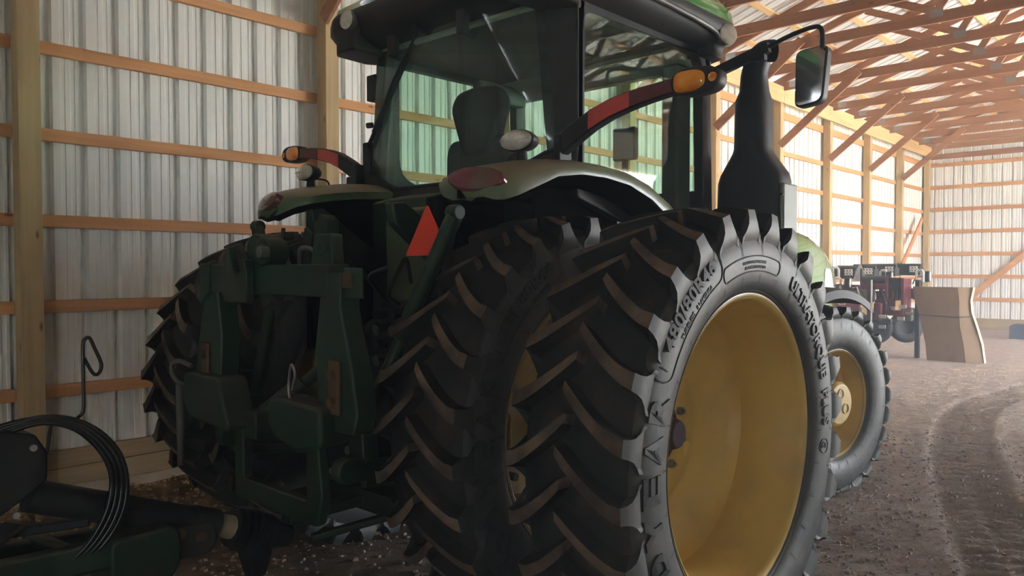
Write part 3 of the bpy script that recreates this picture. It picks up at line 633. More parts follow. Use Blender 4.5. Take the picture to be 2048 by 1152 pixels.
for sd in (1, -1):
    fs, fu = fender(sd); f = part(fs, 'rear_fender', M_GREEN, smooth=50); fu.build('fender_underside', M_LINERB, f, smooth=50)
    # inner black wheel-well liner, from the crest down to the cab side
    s = MB(); R = []
    for a, zc in ((-.57, 1.98), (-.3, 2.05), (0, 2.09), (.3, 2.07), (.6, 1.99), (.85, 1.88), (1.08, 1.6)):
        R.append([(sd*.52, a, zc-.04), (sd*.52, a, 1.18), (sd*.47, a, 1.18), (sd*.47, a, zc-.04)])
    s.rings(R); s.build('wheel_well_liner', M_LINERB, f)
    s = MB(); s.rings([[(sd*.735, a, z1), (sd*.735, a, 1.12), (sd*.72, a, 1.12), (sd*.72, a, z1)] for a, z1 in ((-.12, 2.06), (.3, 2.04), (.6, 1.96), (.85, 1.84), (1.10, 1.5))]); s.build('wheel_well_liner', M_LINERB, f)
    s = MB()
    # slanted web from the fender nose down toward the hitch
    s.prism([(-.50, 1.93), (-.15, 1.98), (-.10, 1.25), (-.22, 1.30)], sd*.47, sd*.56, 'x'); s.build('fender_support', M_LINERB, f, bevel=.01)
    # tail lamp
    s = MB(); n = 40; base = Vector((sd*.835, -.612, 1.995)); nrm = Vector((sd*.20, -.88, .42)).normalized(); u = Vector((1, 0, 0)); u = (u-nrm*u.dot(nrm)).normalized(); v = nrm.cross(u)
    if v.z < 0: v = -v
    R = []
    for sc_, h in ((1.08, -.05), (1.08, .006), (1.0, .012), (.97, .012), (.8, .020), (.4, .026), (.01, .028)):
        R.append([base+u*(.135*sc_*math.cos(2*PI*j/n))+v*(.052*sc_*math.sin(2*PI*j/n))+nrm*h for j in range(n)])
    s.rings(R, cap=False); s.build('tail_lamp', M_TAIL, f, smooth=60)
    # work lamp on its stalk
    s = MB(); base = Vector((sd*.845, -.37, 2.185)); nrm = Vector((sd*.05, -.99, .08)).normalized(); u = (Vector((1, 0, 0))-nrm*nrm.x).normalized(); v = Vector((0, 0, 1))
    R = []
    for sc_, h in ((.5, -.085), (.85, -.06), (1.0, -.02), (1.0, .0), (.92, .004)):
        R.append([base+u*(.098*sc_*math.cos(2*PI*j/n))+v*(.048*sc_*math.sin(2*PI*j/n))+nrm*h for j in range(n)])
    s.rings(R); s.cyl(base-Vector((0, -.04, .04)), base-Vector((0, -.04, .115)), .022, .028, 12)
    s.tube(smooth_path([base+Vector((sd*.02, .06, -.03)), base+Vector((-sd*.10, .08, -.05)), base+Vector((-sd*.12, .08, -.09)), base+Vector((-sd*.02, .06, -.12))]), .006, 8)
    wl = s.build('work_lamp', M_BLK, f, smooth=50)
    s = MB(); R = []
    for sc_, h in ((.92, .004), (.6, .012), (.01, .015)): R.append([base+u*(.098*sc_*math.cos(2*PI*j/n))+v*(.048*sc_*math.sin(2*PI*j/n))+nrm*h for j in range(n)])
    s.rings(R, cap=False)
    s.beam(base+u*-.088+nrm*.014, base+u*.088+nrm*.014, .004, .004)
    s.build('lamp_lens', M_LENS, f, smooth=60)

# ---- cab
def frame_plate(s, outer, inner, x0, x1, axis='x', mi=0):
    """plate with a hole: outer and inner loops with equal counts"""
    def P(u, v, w): return {'x': (w, u, v), 'y': (u, w, v)}[axis]
    n = len(outer); V = [P(u, v, x0) for u, v in outer]+[P(u, v, x0) for u, v in inner]+[P(u, v, x1) for u, v in outer]+[P(u, v, x1) for u, v in inner]; F = []
    for j in range(n):
        k = (j+1) % n; F += [(j, k, n+k, n+j), (2*n+j, 3*n+j, 3*n+k, 2*n+k), (j, 2*n+j, 2*n+k, k), (n+j, n+k, 3*n+k, 3*n+j)]
    s.add(V, F, mi)
# side frames (door outlines): local a-z plane at |b|=.80
for sd in (1, -1):
    outer = round_poly([(.13, 1.97), (1.52, 1.60), (1.46, 3.0), (.13, 2.97)], .02); a0_ = .175 if sd > 0 else .26; inner = round_poly([(a0_, 2.00 if sd > 0 else 2.20), (1.40, 1.90), (1.36, 2.915), (a0_, 2.905)], [.12, .08, .10, .10])
    s = MB(); frame_plate(s, outer, inner, sd*.735, sd*.80)
    part(s, 'cab_side_frame', M_BLK, bevel=.006); s = MB(); s.bb(*(sorted((sd*.60, sd*.72))), 1.12, 1.5, 1.15, 1.70); part(s, 'lower_side_panel', M_LINERB, bevel=.01)
    s = MB(); n = len(inner); x = sd*.79; s.add([(x, u, v) for u, v in inner], [tuple(range(n))]); part(s, 'door_glass', M_GLASS, smooth=0)
# rear window: glass bowed outwards
def rwin(t, z):   # t in -1..1, returns point at height z
    w = .745-.085*(z-2.2)/.75; return (w*t, .035-.085*(1-t*t), z)
NT = 25
def rz0(t): return 2.085+.125*min(1, max(0, (abs(t)-.52)/.45))**1.2
s = MB(); rows = []
for j in range(9):
    f = j/8; rows.append([rwin(-1+2*i/(NT-1), rz0(-1+2*i/(NT-1))*(1-f)+(2.955)*f) for i in range(NT)])
s.rings(rows, cap=False, closed=False); rg = part(s, 'rear_window', M_GLASS, smooth=60)
s = MB(); lower = [Vector(rwin(-1+2*i/(NT-1), rz0(-1+2*i/(NT-1)))) for i in range(NT)]; s.tube([p+Vector((0, -.006, -.008)) for p in lower], .013, 8)
s.build('window_seal', M_BLK, rg)
s = MB(); R = []
for i in range(NT):
    p = lower[i]; R.append([p+Vector((0, .012, .0)), p+Vector((0, .05, -.02)), p+Vector((0, .05, -.16)), p+Vector((0, -.005, -.16)), p+Vector((0, -.012, -.02))])
s.rings(R); part(s, 'rear_window_sill', M_BLKD, smooth=50)
for sd in (1, -1):   # rear corner pillars
    s = MB(); R = []
    for z in (2.03, 2.2, 2.6, 3.0):
        w = .745-.085*(z-2.2)/.75
        R.append([(sd*(w-.07), .040, z), (sd*(w+.0), .035, z), (sd*.80, .13, z), (sd*.80, .19, z), (sd*.745, .22, z), (sd*(w-.08), .10, z)])
    s.rings(R); part(s, 'rear_pillar', M_BLK, bevel=.008)
s = MB(); s.bb(-.72, .72, 1.42, 1.50, 1.75, 2.10); s.prism([(-.80, 2.86), (.80, 2.86), (.80, 3.0), (-.80, 3.0)], 1.40, 1.48); s.bb(-.03, .03, 1.42, 1.46, 2.10, 2.14); part(s, 'windshield_frame', M_BLK, bevel=.006)
s = MB(); s.add([(-.73, 1.44, 2.1), (.73, 1.44, 2.1), (.73, 1.44, 2.87), (-.73, 1.44, 2.87)], [(0, 1, 2, 3)]); part(s, 'windshield', M_GLASS, smooth=0)
# interior
s = MB(); s.bb(-.72, .72, .10, 1.40, 1.62, 1.66); s.bb(-.72, -.62, .15, 1.2, 1.66, 2.05); s.bb(.50, .72, .15, 1.0, 1.66, 2.06); part(s, 'cab_floor', M_CABT, bevel=.02)
s = MB(); s.rings([[(-.72, .03, 2.93), (.72, .03, 2.93), (.72, .03, 2.99), (-.72, .03, 2.99)], [(-.72, .25, 2.97), (.72, .25, 2.97), (.72, .25, 3.0), (-.72, .25, 3.0)], [(-.72, 1.1, 2.97), (.72, 1.1, 2.97), (.72, 1.1, 3.0), (-.72, 1.1, 3.0)], [(-.72, 1.4, 2.86), (.72, 1.4, 2.86), (.72, 1.4, 3.0), (-.72, 1.4, 3.0)]]); part(s, 'headliner', M_LINER)
s = MB(); s.bb(-.73, -.64, .9, 1.38, 2.80, 2.93); s.cyl((-.68, 1.0, 2.84), (-.62, 1.0, 2.84), .05, .05, 16); part(s, 'overhead_console', M_CABT, bevel=.02)
s = MB(); s.bb(.60, .72, 1.22, 1.38, 1.9, 2.86); part(s, 'corner_console', M_CABT, bevel=.02)
s = MB(); s.bb(.36, .52, 1.05, 1.10, 2.28, 2.48); s.cyl((.44, 1.07, 1.9), (.44, 1.07, 2.3), .02, .02, 10); part(s, 'display_screen', M_BLK, bevel=.01)
s = MB(); s.cyl((-.02, 1.28, 1.66), (-.02, 1.12, 2.12), .07, .05, 16); s.tube([(-.02+.19*math.cos(q), 1.10+.16*math.sin(q)*.8, 2.14+.19*math.sin(q)*.45) for q in np.linspace(0, 2*PI, 33)[:-1]], .014, 8, close=True); s.beam((-.2, 1.1, 2.14), (.17, 1.1, 2.14), .03, .012); part(s, 'steering_wheel', M_BLK)
for sd in (1, -1):
    s = MB(); s.bb(sd*.30-.045, sd*.30+.045, .25, .70, 2.10, 2.17); part(s, 'armrest', M_SEAT, bevel=.03, segs=3)
# seat
def cushion(pts, a0, a1, name, tilt=0, bev=.04):
    s = MB(); s.prism(round_poly(pts, .05), a0, a1); o = part(s, name, M_SEAT, bevel=bev, segs=4, smooth=60); o.rotation_euler = (tilt, 0, 0); return o
seat = bpy.data.objects.new('seat', None)
s = MB(); s.prism(round_poly([(-.27, 1.9), (.25, 1.9), (.27, 2.05), (.22, 2.10), (-.24, 2.10), (-.29, 2.05)], .04), .28, .76)
seat = part(s, 'seat', M_SEAT, bevel=.03, segs=3, smooth=60)
s = MB(); s.prism(round_poly([(-.275, 2.0), (.275, 2.0), (.27, 2.30), (.23, 2.37), (-.23, 2.37), (-.27, 2.30)], .05), .22, .34); s.build('backrest', M_SEAT, seat, bevel=.04, segs=4, smooth=60)
s = MB(); s.prism(round_poly([(-.11, 2.26), (.11, 2.26), (.215, 2.55), (.16, 2.64), (0, 2.66), (-.16, 2.64), (-.215, 2.55)], .06), .20, .31); s.build('headrest', M_SEAT, seat, bevel=.04, segs=4, smooth=60)
s = MB(); s.cyl((0, .5, 1.66), (0, .5, 1.92), .16, .2, 20); s.build('seat_base', M_CABT, seat)
# wiper on the rear window
s = MB(); a = Vector(rwin(-.25, 2.94)); b = Vector(rwin(-.93, 2.45)); off = Vector((0, -.03, 0)); m_ = a.lerp(b, .45)
s.tube([a+off, m_+off*1.5, b+off], .007, 8); part(s, 'wiper_arm', M_BLK)
s = MB(); u = (b-a).normalized(); s.beam(a.lerp(b, .12)+off*.6, b+u*.12+off*.5, .012, .022, up=(0, -1, 0)); s.cyl(a+Vector((0, -.06, .02)), a+Vector((0, .05, .02)), .03, .03, 16); part(s, 'wiper_blade', M_BLK)
# window hinges/hanging clips under the roof lip
for t in (-.62, .30):
    s = MB(); p = Vector(rwin(t, 2.93)); s.prism(round_poly([(p.x-.03, 2.84), (p.x+.03, 2.84), (p.x+.03, 3.02), (p.x-.03, 3.02)], .028), p.y-.06, p.y-.01); part(s, 'window_hinge', M_BLKD, bevel=.01)
# pillar details left: latch strips
s = MB(); s.bb(-.805, -.715, .05, .12, 2.66, 2.82); part(s, 'pillar_bracket', M_BLK, bevel=.008); s = MB(); s.bb(-.81, -.745, .02, .12, 2.14, 2.40); part(s, 'pillar_bracket', M_BLK, bevel=.008); s = MB(); s.cyl((-.72, .03, 2.50), (-.755, .02, 2.50), .018, .018, 12); part(s, 'window_stay_knob', M_BLK)
# roof
def rr_ring(z, b, a0, a1, r):
    return [(u, v, z) for u, v in round_poly([(-b, a0), (b, a0), (b, a1), (-b, a1)], r, 6)]
s = MB(); s.rings([rr_ring(2.945, .80, -.02, 1.45, .06), rr_ring(2.985, .90, -.15, 1.57, .16), rr_ring(3.06, .935, -.20, 1.62, .20), rr_ring(3.13, .925, -.19, 1.61, .20), rr_ring(3.15, .90, -.16, 1.58, .2)])
roof = part(s, 'roof', M_BLKD, smooth=60)
s = MB(); s.rings([rr_ring(3.105, .942, -.19, 1.63, .2), rr_ring(3.17, .94, -.17, 1.61, .22), rr_ring(3.25, .89, -.05, 1.52, .25), rr_ring(3.31, .6, .2, 1.4, .25), rr_ring(3.33, .3, .4, 1.1, .2)])
s.build('roof_cap', M_HOOD, roof, smooth=60)
for sd in (1, -1):     # rear corner pods
    s = MB(); s.rings([[(sd*(.60+x), -.20+y, z) for x, y in ((0, .02), (.14, .0), (.235, .05), (.25, .28), (.20, .36), (.02, .30))] for z in (2.90, 2.97)]+[[(sd*(.56+x), -.22+y, z) for x, y in ((0, .02), (.2, -.01), (.34, .07), (.36, .34), (.30, .44), (.0, .34))] for z in (3.03, 3.10)]); s.build('corner_pod', M_BLKD, roof, smooth=60, bevel=.015)
    s = MB(); s.lathe([(.0, .001), (.004, .03), (.0, .052), (-.02, .058), (-.05, .05)], (0, 0, 0), n=32); o = s.build('roof_lamp', M_LENS, roof); o.rotation_euler = (0, 0, -PI/2-sd*.12); o.location = (sd*.60, -.245, 3.055)
    # front corner pods and their lamps
    s = MB(); s.rings([[(sd*(.60+x), 1.32+y*.6, z) for x, y in ((0, 0), (.2, 0), (.27, .06), (.27, .30), (.18, .38), (0, .38))] for z in (2.90, 2.96)]+[[(sd*(.58+x), 1.30+y*.6, z) for x, y in ((0, 0), (.26, 0), (.345, .10), (.345, .40), (.24, .48), (0, .48))] for z in (3.02, 3.12)]); s.build('corner_pod', M_BLKD, roof, smooth=60, bevel=.015)
    s = MB(); s.lathe([(.0, .001), (.006, .04), (.0, .062), (-.02, .068), (-.05, .06)], (0, 0, 0), n=32); o = s.build('roof_lamp', M_LENS, roof); o.rotation_euler = (0, 0, (-.45 if sd > 0 else PI+.45)); o.location = (sd*.955, 1.40, 3.02)
    s = MB(); s.tube(smooth_path([(sd*.915, .0, 3.03), (sd*.94, .5, 3.04), (sd*.94, 1.2, 3.02), (sd*.90, 1.4, 2.98)]), .014, 8); s.build('gutter_trim', M_GREYM, roof)
# blinker arms
def arm(sd):
    pts = [(.80, 2.20, .055), (.90, 2.255, .052), (1.0, 2.305, .048), (1.1, 2.34, .044), (1.2, 2.362, .040), (1.30, 2.377, .036), (1.40, 2.388, .033), (1.46, 2.392, .034)]
    s = MB(); R = []; mi = []
    for b, z, h in pts:
        R.append([(sd*b, -.035, z-h), (sd*b, -.035, z+h), (sd*b, .025, z+h), (sd*b, .025, z-h)])
    s.rings(R); s.bb(*sorted((sd*.79, sd*.83)), -.05, .05, 2.05, 2.26)
    if sd < 0: s.bb(-.90, -.79, -.04, .03, 2.10, 2.19)
    ar = part(s, 'blinker_arm', M_BLK, bevel=.008, smooth=50)
    def tape(i0, f0, i1, f1, m, nm, lab):
        q = MB(); R = []
        n = 5
        for j in range(n):
            t = (i0+f0)*(1-j/(n-1))+(i1+f1)*j/(n-1); i = min(int(t), len(pts)-2); f = t-i
            b, z, h = [pts[i][k]*(1-f)+pts[i+1][k]*f for k in range(3)]; h *= .84
            R.append([(sd*b, -.038, z-h), (sd*b, -.038, z+h), (sd*b, -.034, z+h), (sd*b, -.034, z-h)])
        q.rings(R); q.build(nm, m, ar, label=lab)
    tape(1.9, .0, 4.0, .15, M_ORED, 'reflector', 'bright red reflective strip'); tape(4.2, 0, 6.7, 0, M_DRED, 'dark_reflector', 'dark maroon strip')
    s = MB(); R = []; n = 28
    for sc_, y in ((.9, .05), (1.0, .03), (1.0, -.03), (.93, -.042)):
        R.append([(sd*(1.535+.115*sc_*math.copysign(abs(math.cos(q))**.75, math.cos(q))), y, 2.395+.056*sc_*math.copysign(abs(math.sin(q))**.8, math.sin(q))) for q in [2*PI*j/n for j in range(n)]])
    s.rings(R); s.build('blinker_housing', M_BLK, ar, smooth=50)
    s = MB(); R = []
    for sc_, y in ((1.0, -.040), (.92, -.050), (.5, -.056), (.02, -.058)):
        ring = []
        for j in range(n):
            q = 2*PI*j/n; u = math.cos(q); u = .075*sc_*(u if u > 0 else math.copysign(abs(u)**.45, u)); ring.append((sd*(1.515+u), y, 2.395+.046*sc_*math.copysign(abs(math.sin(q))**.75, math.sin(q))))
        R.append(ring)
    s.rings(R, cap=False); s.build('amber_lens', M_AMB, ar, smooth=60, label='amber turn signal lens')
    s = MB(); s.lathe([(-.002, .02), (.004, .018), (.006, .001)], (0, 0, 0), n=20); o = s.build('side_marker_lens', M_AMB, ar); o.location = (sd*1.622, -.042, 2.395); o.rotation_euler = (0, 0, -PI/2)
arm(1); arm(-1)
# SMV emblem
s = MB(); s.prism(round_poly([(.375, 1.675), (.675, 1.675), (.525, 1.905)], .015), -.615, -.61); part(s, 'slow_vehicle_emblem', M_SMV, label='bright orange-red triangular emblem')
s = MB(); s.bb(.50, .56, -.605, -.59, 1.45, 1.75); s.beam((.53, -.60, 1.55), (.53, -.2, 1.55), .03, .03); part(s, 'emblem_bracket', M_BLK)
# exhaust stack
s = MB(); A0 = 1.60
def ering(z, b0, b1, d, c=.2): return [(u, v, z) for u, v in round_poly([(b0, A0-d), (b1, A0-d), (b1, A0+d), (b0, A0+d)], (b1-b0)*c, 4)]
s.rings([ering(1.42, .81, 1.24, .12), ering(1.95, .815, 1.24, .12), ering(2.14, .82, 1.24, .12), ering(2.19, .84, 1.225, .12), ering(2.32, .912, 1.135, .115, .4), ering(2.35, .917, 1.13, .11, .45), ering(2.64, .925, 1.123, .11, .45), ering(2.70, .945, 1.108, .085, .45), ering(2.80, .95, 1.10, .075, .45), ering(2.86, .965, 1.12, .075, .45)])
R0 = ering(2.86, .965, 1.12, .075, .45)
ex = part(s, 'exhaust_stack', M_BLK, smooth=32)
s = MB(); s.tube(smooth_path([(1.035, A0, 2.84), (1.05, A0, 2.90), (1.09, A0, 2.93), (1.15, A0, 2.925)]), .066, 20, cap=False); s.build('exhaust_tip', M_BLK, ex)
s = MB(); s.rings([[(1.235, A0-.10, z), (1.262, A0-.10, z), (1.262, A0+.10, z), (1.235, A0+.10, z)] for z in (1.45, 1.8, 2.12)]); sh = s.build('heat_shield', mat('grey_green_plastic', (.30, .33, .30), rough=.5), ex, bevel=.01)
for z in (1.55, 1.78, 2.05):
    s = MB(); s.cyl((1.25, A0-.112, z), (1.25, A0-.095, z), .009, .009, 8); s.build('shield_screw', M_BLK, ex)
s = MB(); s.tube(smooth_path([(.80, A0-.13, 2.00), (.765, A0-.14, 1.98), (.76, A0-.14, 1.92), (.80, A0-.13, 1.86)]), .012, 8); s.cyl((.80, A0-.13, 2.0), (.78, A0-.14, 2.0), .03, .03, 12); s.build('sensor_lead', M_BLK, ex)
# mirror
def mirror(sd):
    s = MB(); a = 1.46
    s.beam((sd*.78, a-.02, 2.795), (sd*1.20, a-.04, 2.90), .035, .062); s.tube(smooth_path([(sd*1.18, a-.04, 2.895), (sd*1.32, a-.05, 2.935), (sd*1.46, a-.06, 2.955), (sd*1.51, a-.06, 2.93), (sd*1.515, a-.06, 2.83)]), .013, 10); s.bb(*sorted((sd*1.10, sd*1.18)), a-.06, a-.02, 2.83, 2.86)
    mr = part(s, 'mirror_arm', M_BLK)
    s = MB(); poly = round_poly([(sd*1.345, 2.525), (sd*1.505, 2.545), (sd*1.535, 2.86), (sd*1.35, 2.85)], .045, 5); s.prism(poly, a-.03, a+.05); s.build('mirror_housing', M_BLK, mr, bevel=.012)
    s = MB(); cx = sd*1.435; cz = 2.695; s.prism([(cx+(u-cx)*.90, cz+(v-cz)*.94) for u, v in poly], a-.034, a-.031); s.build('mirror_glass', M_MIRROR, mr, smooth=0)
mirror(1)
# hitch linkage on the tractor
for sd in (1, -1):
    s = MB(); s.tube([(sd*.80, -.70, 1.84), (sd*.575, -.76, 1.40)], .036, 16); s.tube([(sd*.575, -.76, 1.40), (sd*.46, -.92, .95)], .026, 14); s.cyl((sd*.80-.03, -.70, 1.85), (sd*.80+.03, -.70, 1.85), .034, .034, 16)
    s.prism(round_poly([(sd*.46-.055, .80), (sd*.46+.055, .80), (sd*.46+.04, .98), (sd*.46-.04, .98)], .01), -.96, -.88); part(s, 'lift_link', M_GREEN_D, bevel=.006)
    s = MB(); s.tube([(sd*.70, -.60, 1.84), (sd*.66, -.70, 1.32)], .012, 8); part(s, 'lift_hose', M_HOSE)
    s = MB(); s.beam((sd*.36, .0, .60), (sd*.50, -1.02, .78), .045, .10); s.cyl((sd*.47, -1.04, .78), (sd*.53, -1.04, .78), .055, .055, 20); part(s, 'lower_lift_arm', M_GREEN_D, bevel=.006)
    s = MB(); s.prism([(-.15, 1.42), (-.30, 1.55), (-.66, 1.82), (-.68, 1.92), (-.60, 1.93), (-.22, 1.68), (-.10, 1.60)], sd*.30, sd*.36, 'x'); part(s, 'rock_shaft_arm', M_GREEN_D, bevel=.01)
    # check chain / stabiliser: short linked segments
    s = MB(); s.beam((sd*.34, -.35, .62), (sd*.47, -.93, .70), .03, .045); part(s, 'sway_block', M_GREEN_D, bevel=.005)
# centre link with its hook end and support
s = MB(); s.tube([(-.02, -.48, 1.34), (-.10, -.86, 1.06)], .030, 14); s.tube([(-.10, -.86, 1.06), (-.18, -1.02, .92)], .048, 14); s.bb(-.24, -.12, -1.10, -.94, .82, .95); part(s, 'centre_link', M_GREEN_D, bevel=.006)
s = MB(); s.prism(round_poly([(-.30, 1.62), (-.22, 1.62), (-.19, 1.86), (-.25, 1.90), (-.31, 1.84)], .02), -.66, -.58); s.prism(round_poly([(-.42, 1.56), (-.36, 1.56), (-.33, 1.80), (-.40, 1.84)], .02), -.66, -.58); part(s, 'centre_link_bracket', M_GREEN_D, bevel=.006)
# remote hydraulic valves: a stack of couplers with hoses
s = MB(); s.bb(.12, .36, -.56, -.44, 1.08, 1.46); vb = part(s, 'valve_block', M_BLKD, bevel=.01)
for i in range(5):
    z = 1.11+i*.075
    for b in (.18, .30):
        s = MB(); s.cyl((b, -.56, z), (b, -.63, z-.01), .022, .022, 14); s.cyl((b, -.62, z-.01), (b, -.64, z-.012), .027, .027, 14); s.build('coupler', M_GREYM if i % 2 else M_BLK, vb)
for (p) in ([(.33, -.62, 1.45), (.38, -.72, 1.50), (.42, -.70, 1.60), (.36, -.60, 1.66), (.30, -.52, 1.55)], [(.36, -.6, 1.2), (.44, -.74, 1.22), (.45, -.76, 1.05), (.40, -.7, .9)], [(.2, -.62, 1.5), (.22, -.7, 1.58), (.3, -.66, 1.62)], [(-.2, -.45, 1.3), (-.28, -.6, 1.2), (-.26, -.6, 1.0), (-.2, -.5, .9)]):
    s = MB(); s.tube(smooth_path(p), .011, 8); s.build('hydraulic_line', M_HOSE, vb)

# ================================================================== QUICK HITCH (hangs on the lift arms)
QY = TY-1.07
QH = empty('quick_hitch', (TX, QY, 0), 'green quick hitch frame hanging on the rear lift arms of the tractor', 'hitch')
def qpart(s, nm, m=M_GREEN_D, **k): return s.build(nm, m, QH, **k)
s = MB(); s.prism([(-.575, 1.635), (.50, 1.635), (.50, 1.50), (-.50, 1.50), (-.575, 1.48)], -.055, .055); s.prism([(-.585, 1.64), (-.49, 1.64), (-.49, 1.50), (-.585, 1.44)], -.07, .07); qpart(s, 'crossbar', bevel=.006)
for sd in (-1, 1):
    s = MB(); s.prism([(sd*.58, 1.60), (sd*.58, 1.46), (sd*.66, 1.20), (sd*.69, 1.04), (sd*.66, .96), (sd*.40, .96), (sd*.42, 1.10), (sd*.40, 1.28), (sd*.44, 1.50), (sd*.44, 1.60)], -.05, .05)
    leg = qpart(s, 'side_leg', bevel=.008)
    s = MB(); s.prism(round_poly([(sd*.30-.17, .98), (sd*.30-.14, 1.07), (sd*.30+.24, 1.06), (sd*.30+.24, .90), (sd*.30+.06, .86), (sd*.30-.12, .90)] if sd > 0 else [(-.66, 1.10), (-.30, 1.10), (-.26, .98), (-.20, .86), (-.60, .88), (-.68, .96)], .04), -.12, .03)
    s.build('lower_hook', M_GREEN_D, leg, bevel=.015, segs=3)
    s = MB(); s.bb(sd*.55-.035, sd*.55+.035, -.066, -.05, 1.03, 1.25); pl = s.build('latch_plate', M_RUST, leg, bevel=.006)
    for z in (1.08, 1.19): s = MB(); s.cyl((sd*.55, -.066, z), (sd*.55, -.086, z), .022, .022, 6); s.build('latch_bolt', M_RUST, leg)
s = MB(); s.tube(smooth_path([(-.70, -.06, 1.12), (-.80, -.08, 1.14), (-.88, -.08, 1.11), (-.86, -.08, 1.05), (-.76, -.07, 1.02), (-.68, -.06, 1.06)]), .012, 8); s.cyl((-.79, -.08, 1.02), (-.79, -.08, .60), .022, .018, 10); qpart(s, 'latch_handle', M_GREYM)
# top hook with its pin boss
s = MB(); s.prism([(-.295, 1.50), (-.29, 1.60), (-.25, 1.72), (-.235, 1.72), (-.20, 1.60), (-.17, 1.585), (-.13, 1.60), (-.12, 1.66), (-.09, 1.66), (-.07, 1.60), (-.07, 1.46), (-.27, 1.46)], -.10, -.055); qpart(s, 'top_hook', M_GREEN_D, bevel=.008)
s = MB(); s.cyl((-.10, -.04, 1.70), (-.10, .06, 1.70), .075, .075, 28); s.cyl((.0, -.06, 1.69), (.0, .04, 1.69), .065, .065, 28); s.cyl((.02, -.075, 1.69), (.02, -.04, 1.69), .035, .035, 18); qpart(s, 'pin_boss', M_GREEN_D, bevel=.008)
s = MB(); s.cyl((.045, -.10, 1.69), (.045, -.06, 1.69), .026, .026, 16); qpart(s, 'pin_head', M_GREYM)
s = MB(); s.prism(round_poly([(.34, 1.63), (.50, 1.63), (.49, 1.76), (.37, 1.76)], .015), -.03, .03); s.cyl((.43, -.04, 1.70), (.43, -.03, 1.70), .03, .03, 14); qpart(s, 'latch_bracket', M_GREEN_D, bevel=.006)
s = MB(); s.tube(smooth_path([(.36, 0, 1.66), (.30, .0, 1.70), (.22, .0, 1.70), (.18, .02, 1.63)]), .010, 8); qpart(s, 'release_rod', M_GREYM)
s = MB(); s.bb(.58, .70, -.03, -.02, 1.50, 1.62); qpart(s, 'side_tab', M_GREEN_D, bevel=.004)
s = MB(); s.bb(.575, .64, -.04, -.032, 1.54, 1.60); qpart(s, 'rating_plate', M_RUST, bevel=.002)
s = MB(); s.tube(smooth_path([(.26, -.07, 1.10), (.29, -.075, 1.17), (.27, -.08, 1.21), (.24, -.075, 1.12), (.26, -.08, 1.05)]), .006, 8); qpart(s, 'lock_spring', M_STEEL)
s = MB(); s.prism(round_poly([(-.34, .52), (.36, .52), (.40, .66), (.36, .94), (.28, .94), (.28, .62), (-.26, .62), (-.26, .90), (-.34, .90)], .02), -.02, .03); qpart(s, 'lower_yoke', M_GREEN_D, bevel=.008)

# ================================================================== IMPLEMENT TONGUE in the lower left
IM = empty('towed_implement_tongue', (3.0, -1.0, 0), 'dark green implement tongue with black gearbox cover and drive shaft, lower left', 'implement')
ox, oy = 3.0, -1.0
def ip(b, a, z): return (TX+b-ox, TY+a-oy, z)
def ipart(s, nm, m=M_BLK, **k): return s.build(nm, m, IM, **k)
A = lambda a: TY+a-oy
s = MB(); s.prism(round_poly([(A(-2.024), .865), (A(-2.022), .965), (A(-2.06), 1.035), (A(-2.165), 1.062), (A(-2.6), 1.07), (A(-2.6), .72), (A(-2.20), .75), (A(-2.10), .81)], .015), TX-.12-ox, TX+.10-ox, 'x'); gb = ipart(s, 'gearbox_cover', bevel=.008)
s = MB()
P0 = Vector(ip(0, -2.06, .80)); P1 = Vector(ip(0, -1.36, .52)); d = (P1-P0).normalized()
s.cyl(P0, P0.lerp(P1, .97), .060, .060, 32); s.cyl(P0.lerp(P1, .85), P1, .066, .066, 32); sh = ipart(s, 'shaft_guard', M_BLK)
s = MB(); s.cyl(P1-d*.01, P1+d*.085, .050, .050, 28); s.build('pale_sleeve', mat('worn_tan_sleeve', (.42, .34, .23), (.32, .25, .16), scale=8, rough=.6), sh, label='worn tan label sleeve')
s = MB(); Q = P1+d*.08
for i in range(6): s.cyl(Q+d*(i*.032), Q+d*(i*.032+.026), .074+.006*(i % 2)+.008*(3-abs(i-2)), .082, 28)
s.cyl(Q+d*.16, Q+d*.30, .070, .045, 24);
s.v = s.v[:]; jb = ipart(s, 'joint_bell', M_BLK)
s = MB(); jp = Q+d*.12; s.rings([[jp+Vector((x*k_, y*k_, z)) for x, y in ((-.06, -.07), (.06, -.07), (.07, .06), (-.06, .07))] for z, k_ in ((.02, 1.), (-.10, .9), (-.19, .62), (-.21, .4))]); s.build('yoke', M_BLK, jb, bevel=.02)
# hitch frame of the tongue: green rails, black cross bars, rounded nose
s = MB(); X0 = TX-ox
s.beam(ip(.10, -2.5, .575), ip(.10, -1.66, .545), .06, .11); s.beam(ip(-.16, -2.5, .585), ip(-.06, -1.66, .545), .05, .09)
s.prism(round_poly([(A(-1.83), .60), (A(-1.60), .605), (A(-1.565), .57), (A(-1.565), .45), (A(-1.62), .38), (A(-1.83), .40)], .03), X0-.10, X0+.14, 'x')
s.beam(ip(-.16, -2.02, .60), ip(.10, -1.97, .60), .05, .04)
ipart(s, 'tongue_frame', M_GREEN_D, bevel=.012)
s = MB(); s.beam(ip(-.10, -2.16, .655), ip(.02, -1.86, .665), .05, .035); ipart(s, 'cross_bar', M_BLK, bevel=.006)
s = MB(); s.beam(ip(.06, -2.30, .60), ip(-.02, -2.10, .70), .10, .02); ipart(s, 'cross_bar', M_BLK, bevel=.006)
s = MB(); s.tube([ip(.06, -1.85, .655), ip(.08, -1.72, .675)], .010, 8); ipart(s, 'cross_rod', M_BLK)
s = MB(); s.prism(round_poly([(A(-1.60), .44), (A(-1.60), .575), (A(-1.40), .555), (A(-1.385), .47), (A(-1.43), .43)], .025), X0-.04, X0+.08, 'x'); ipart(s, 'hitch_clevis', M_BLKD, bevel=.01)
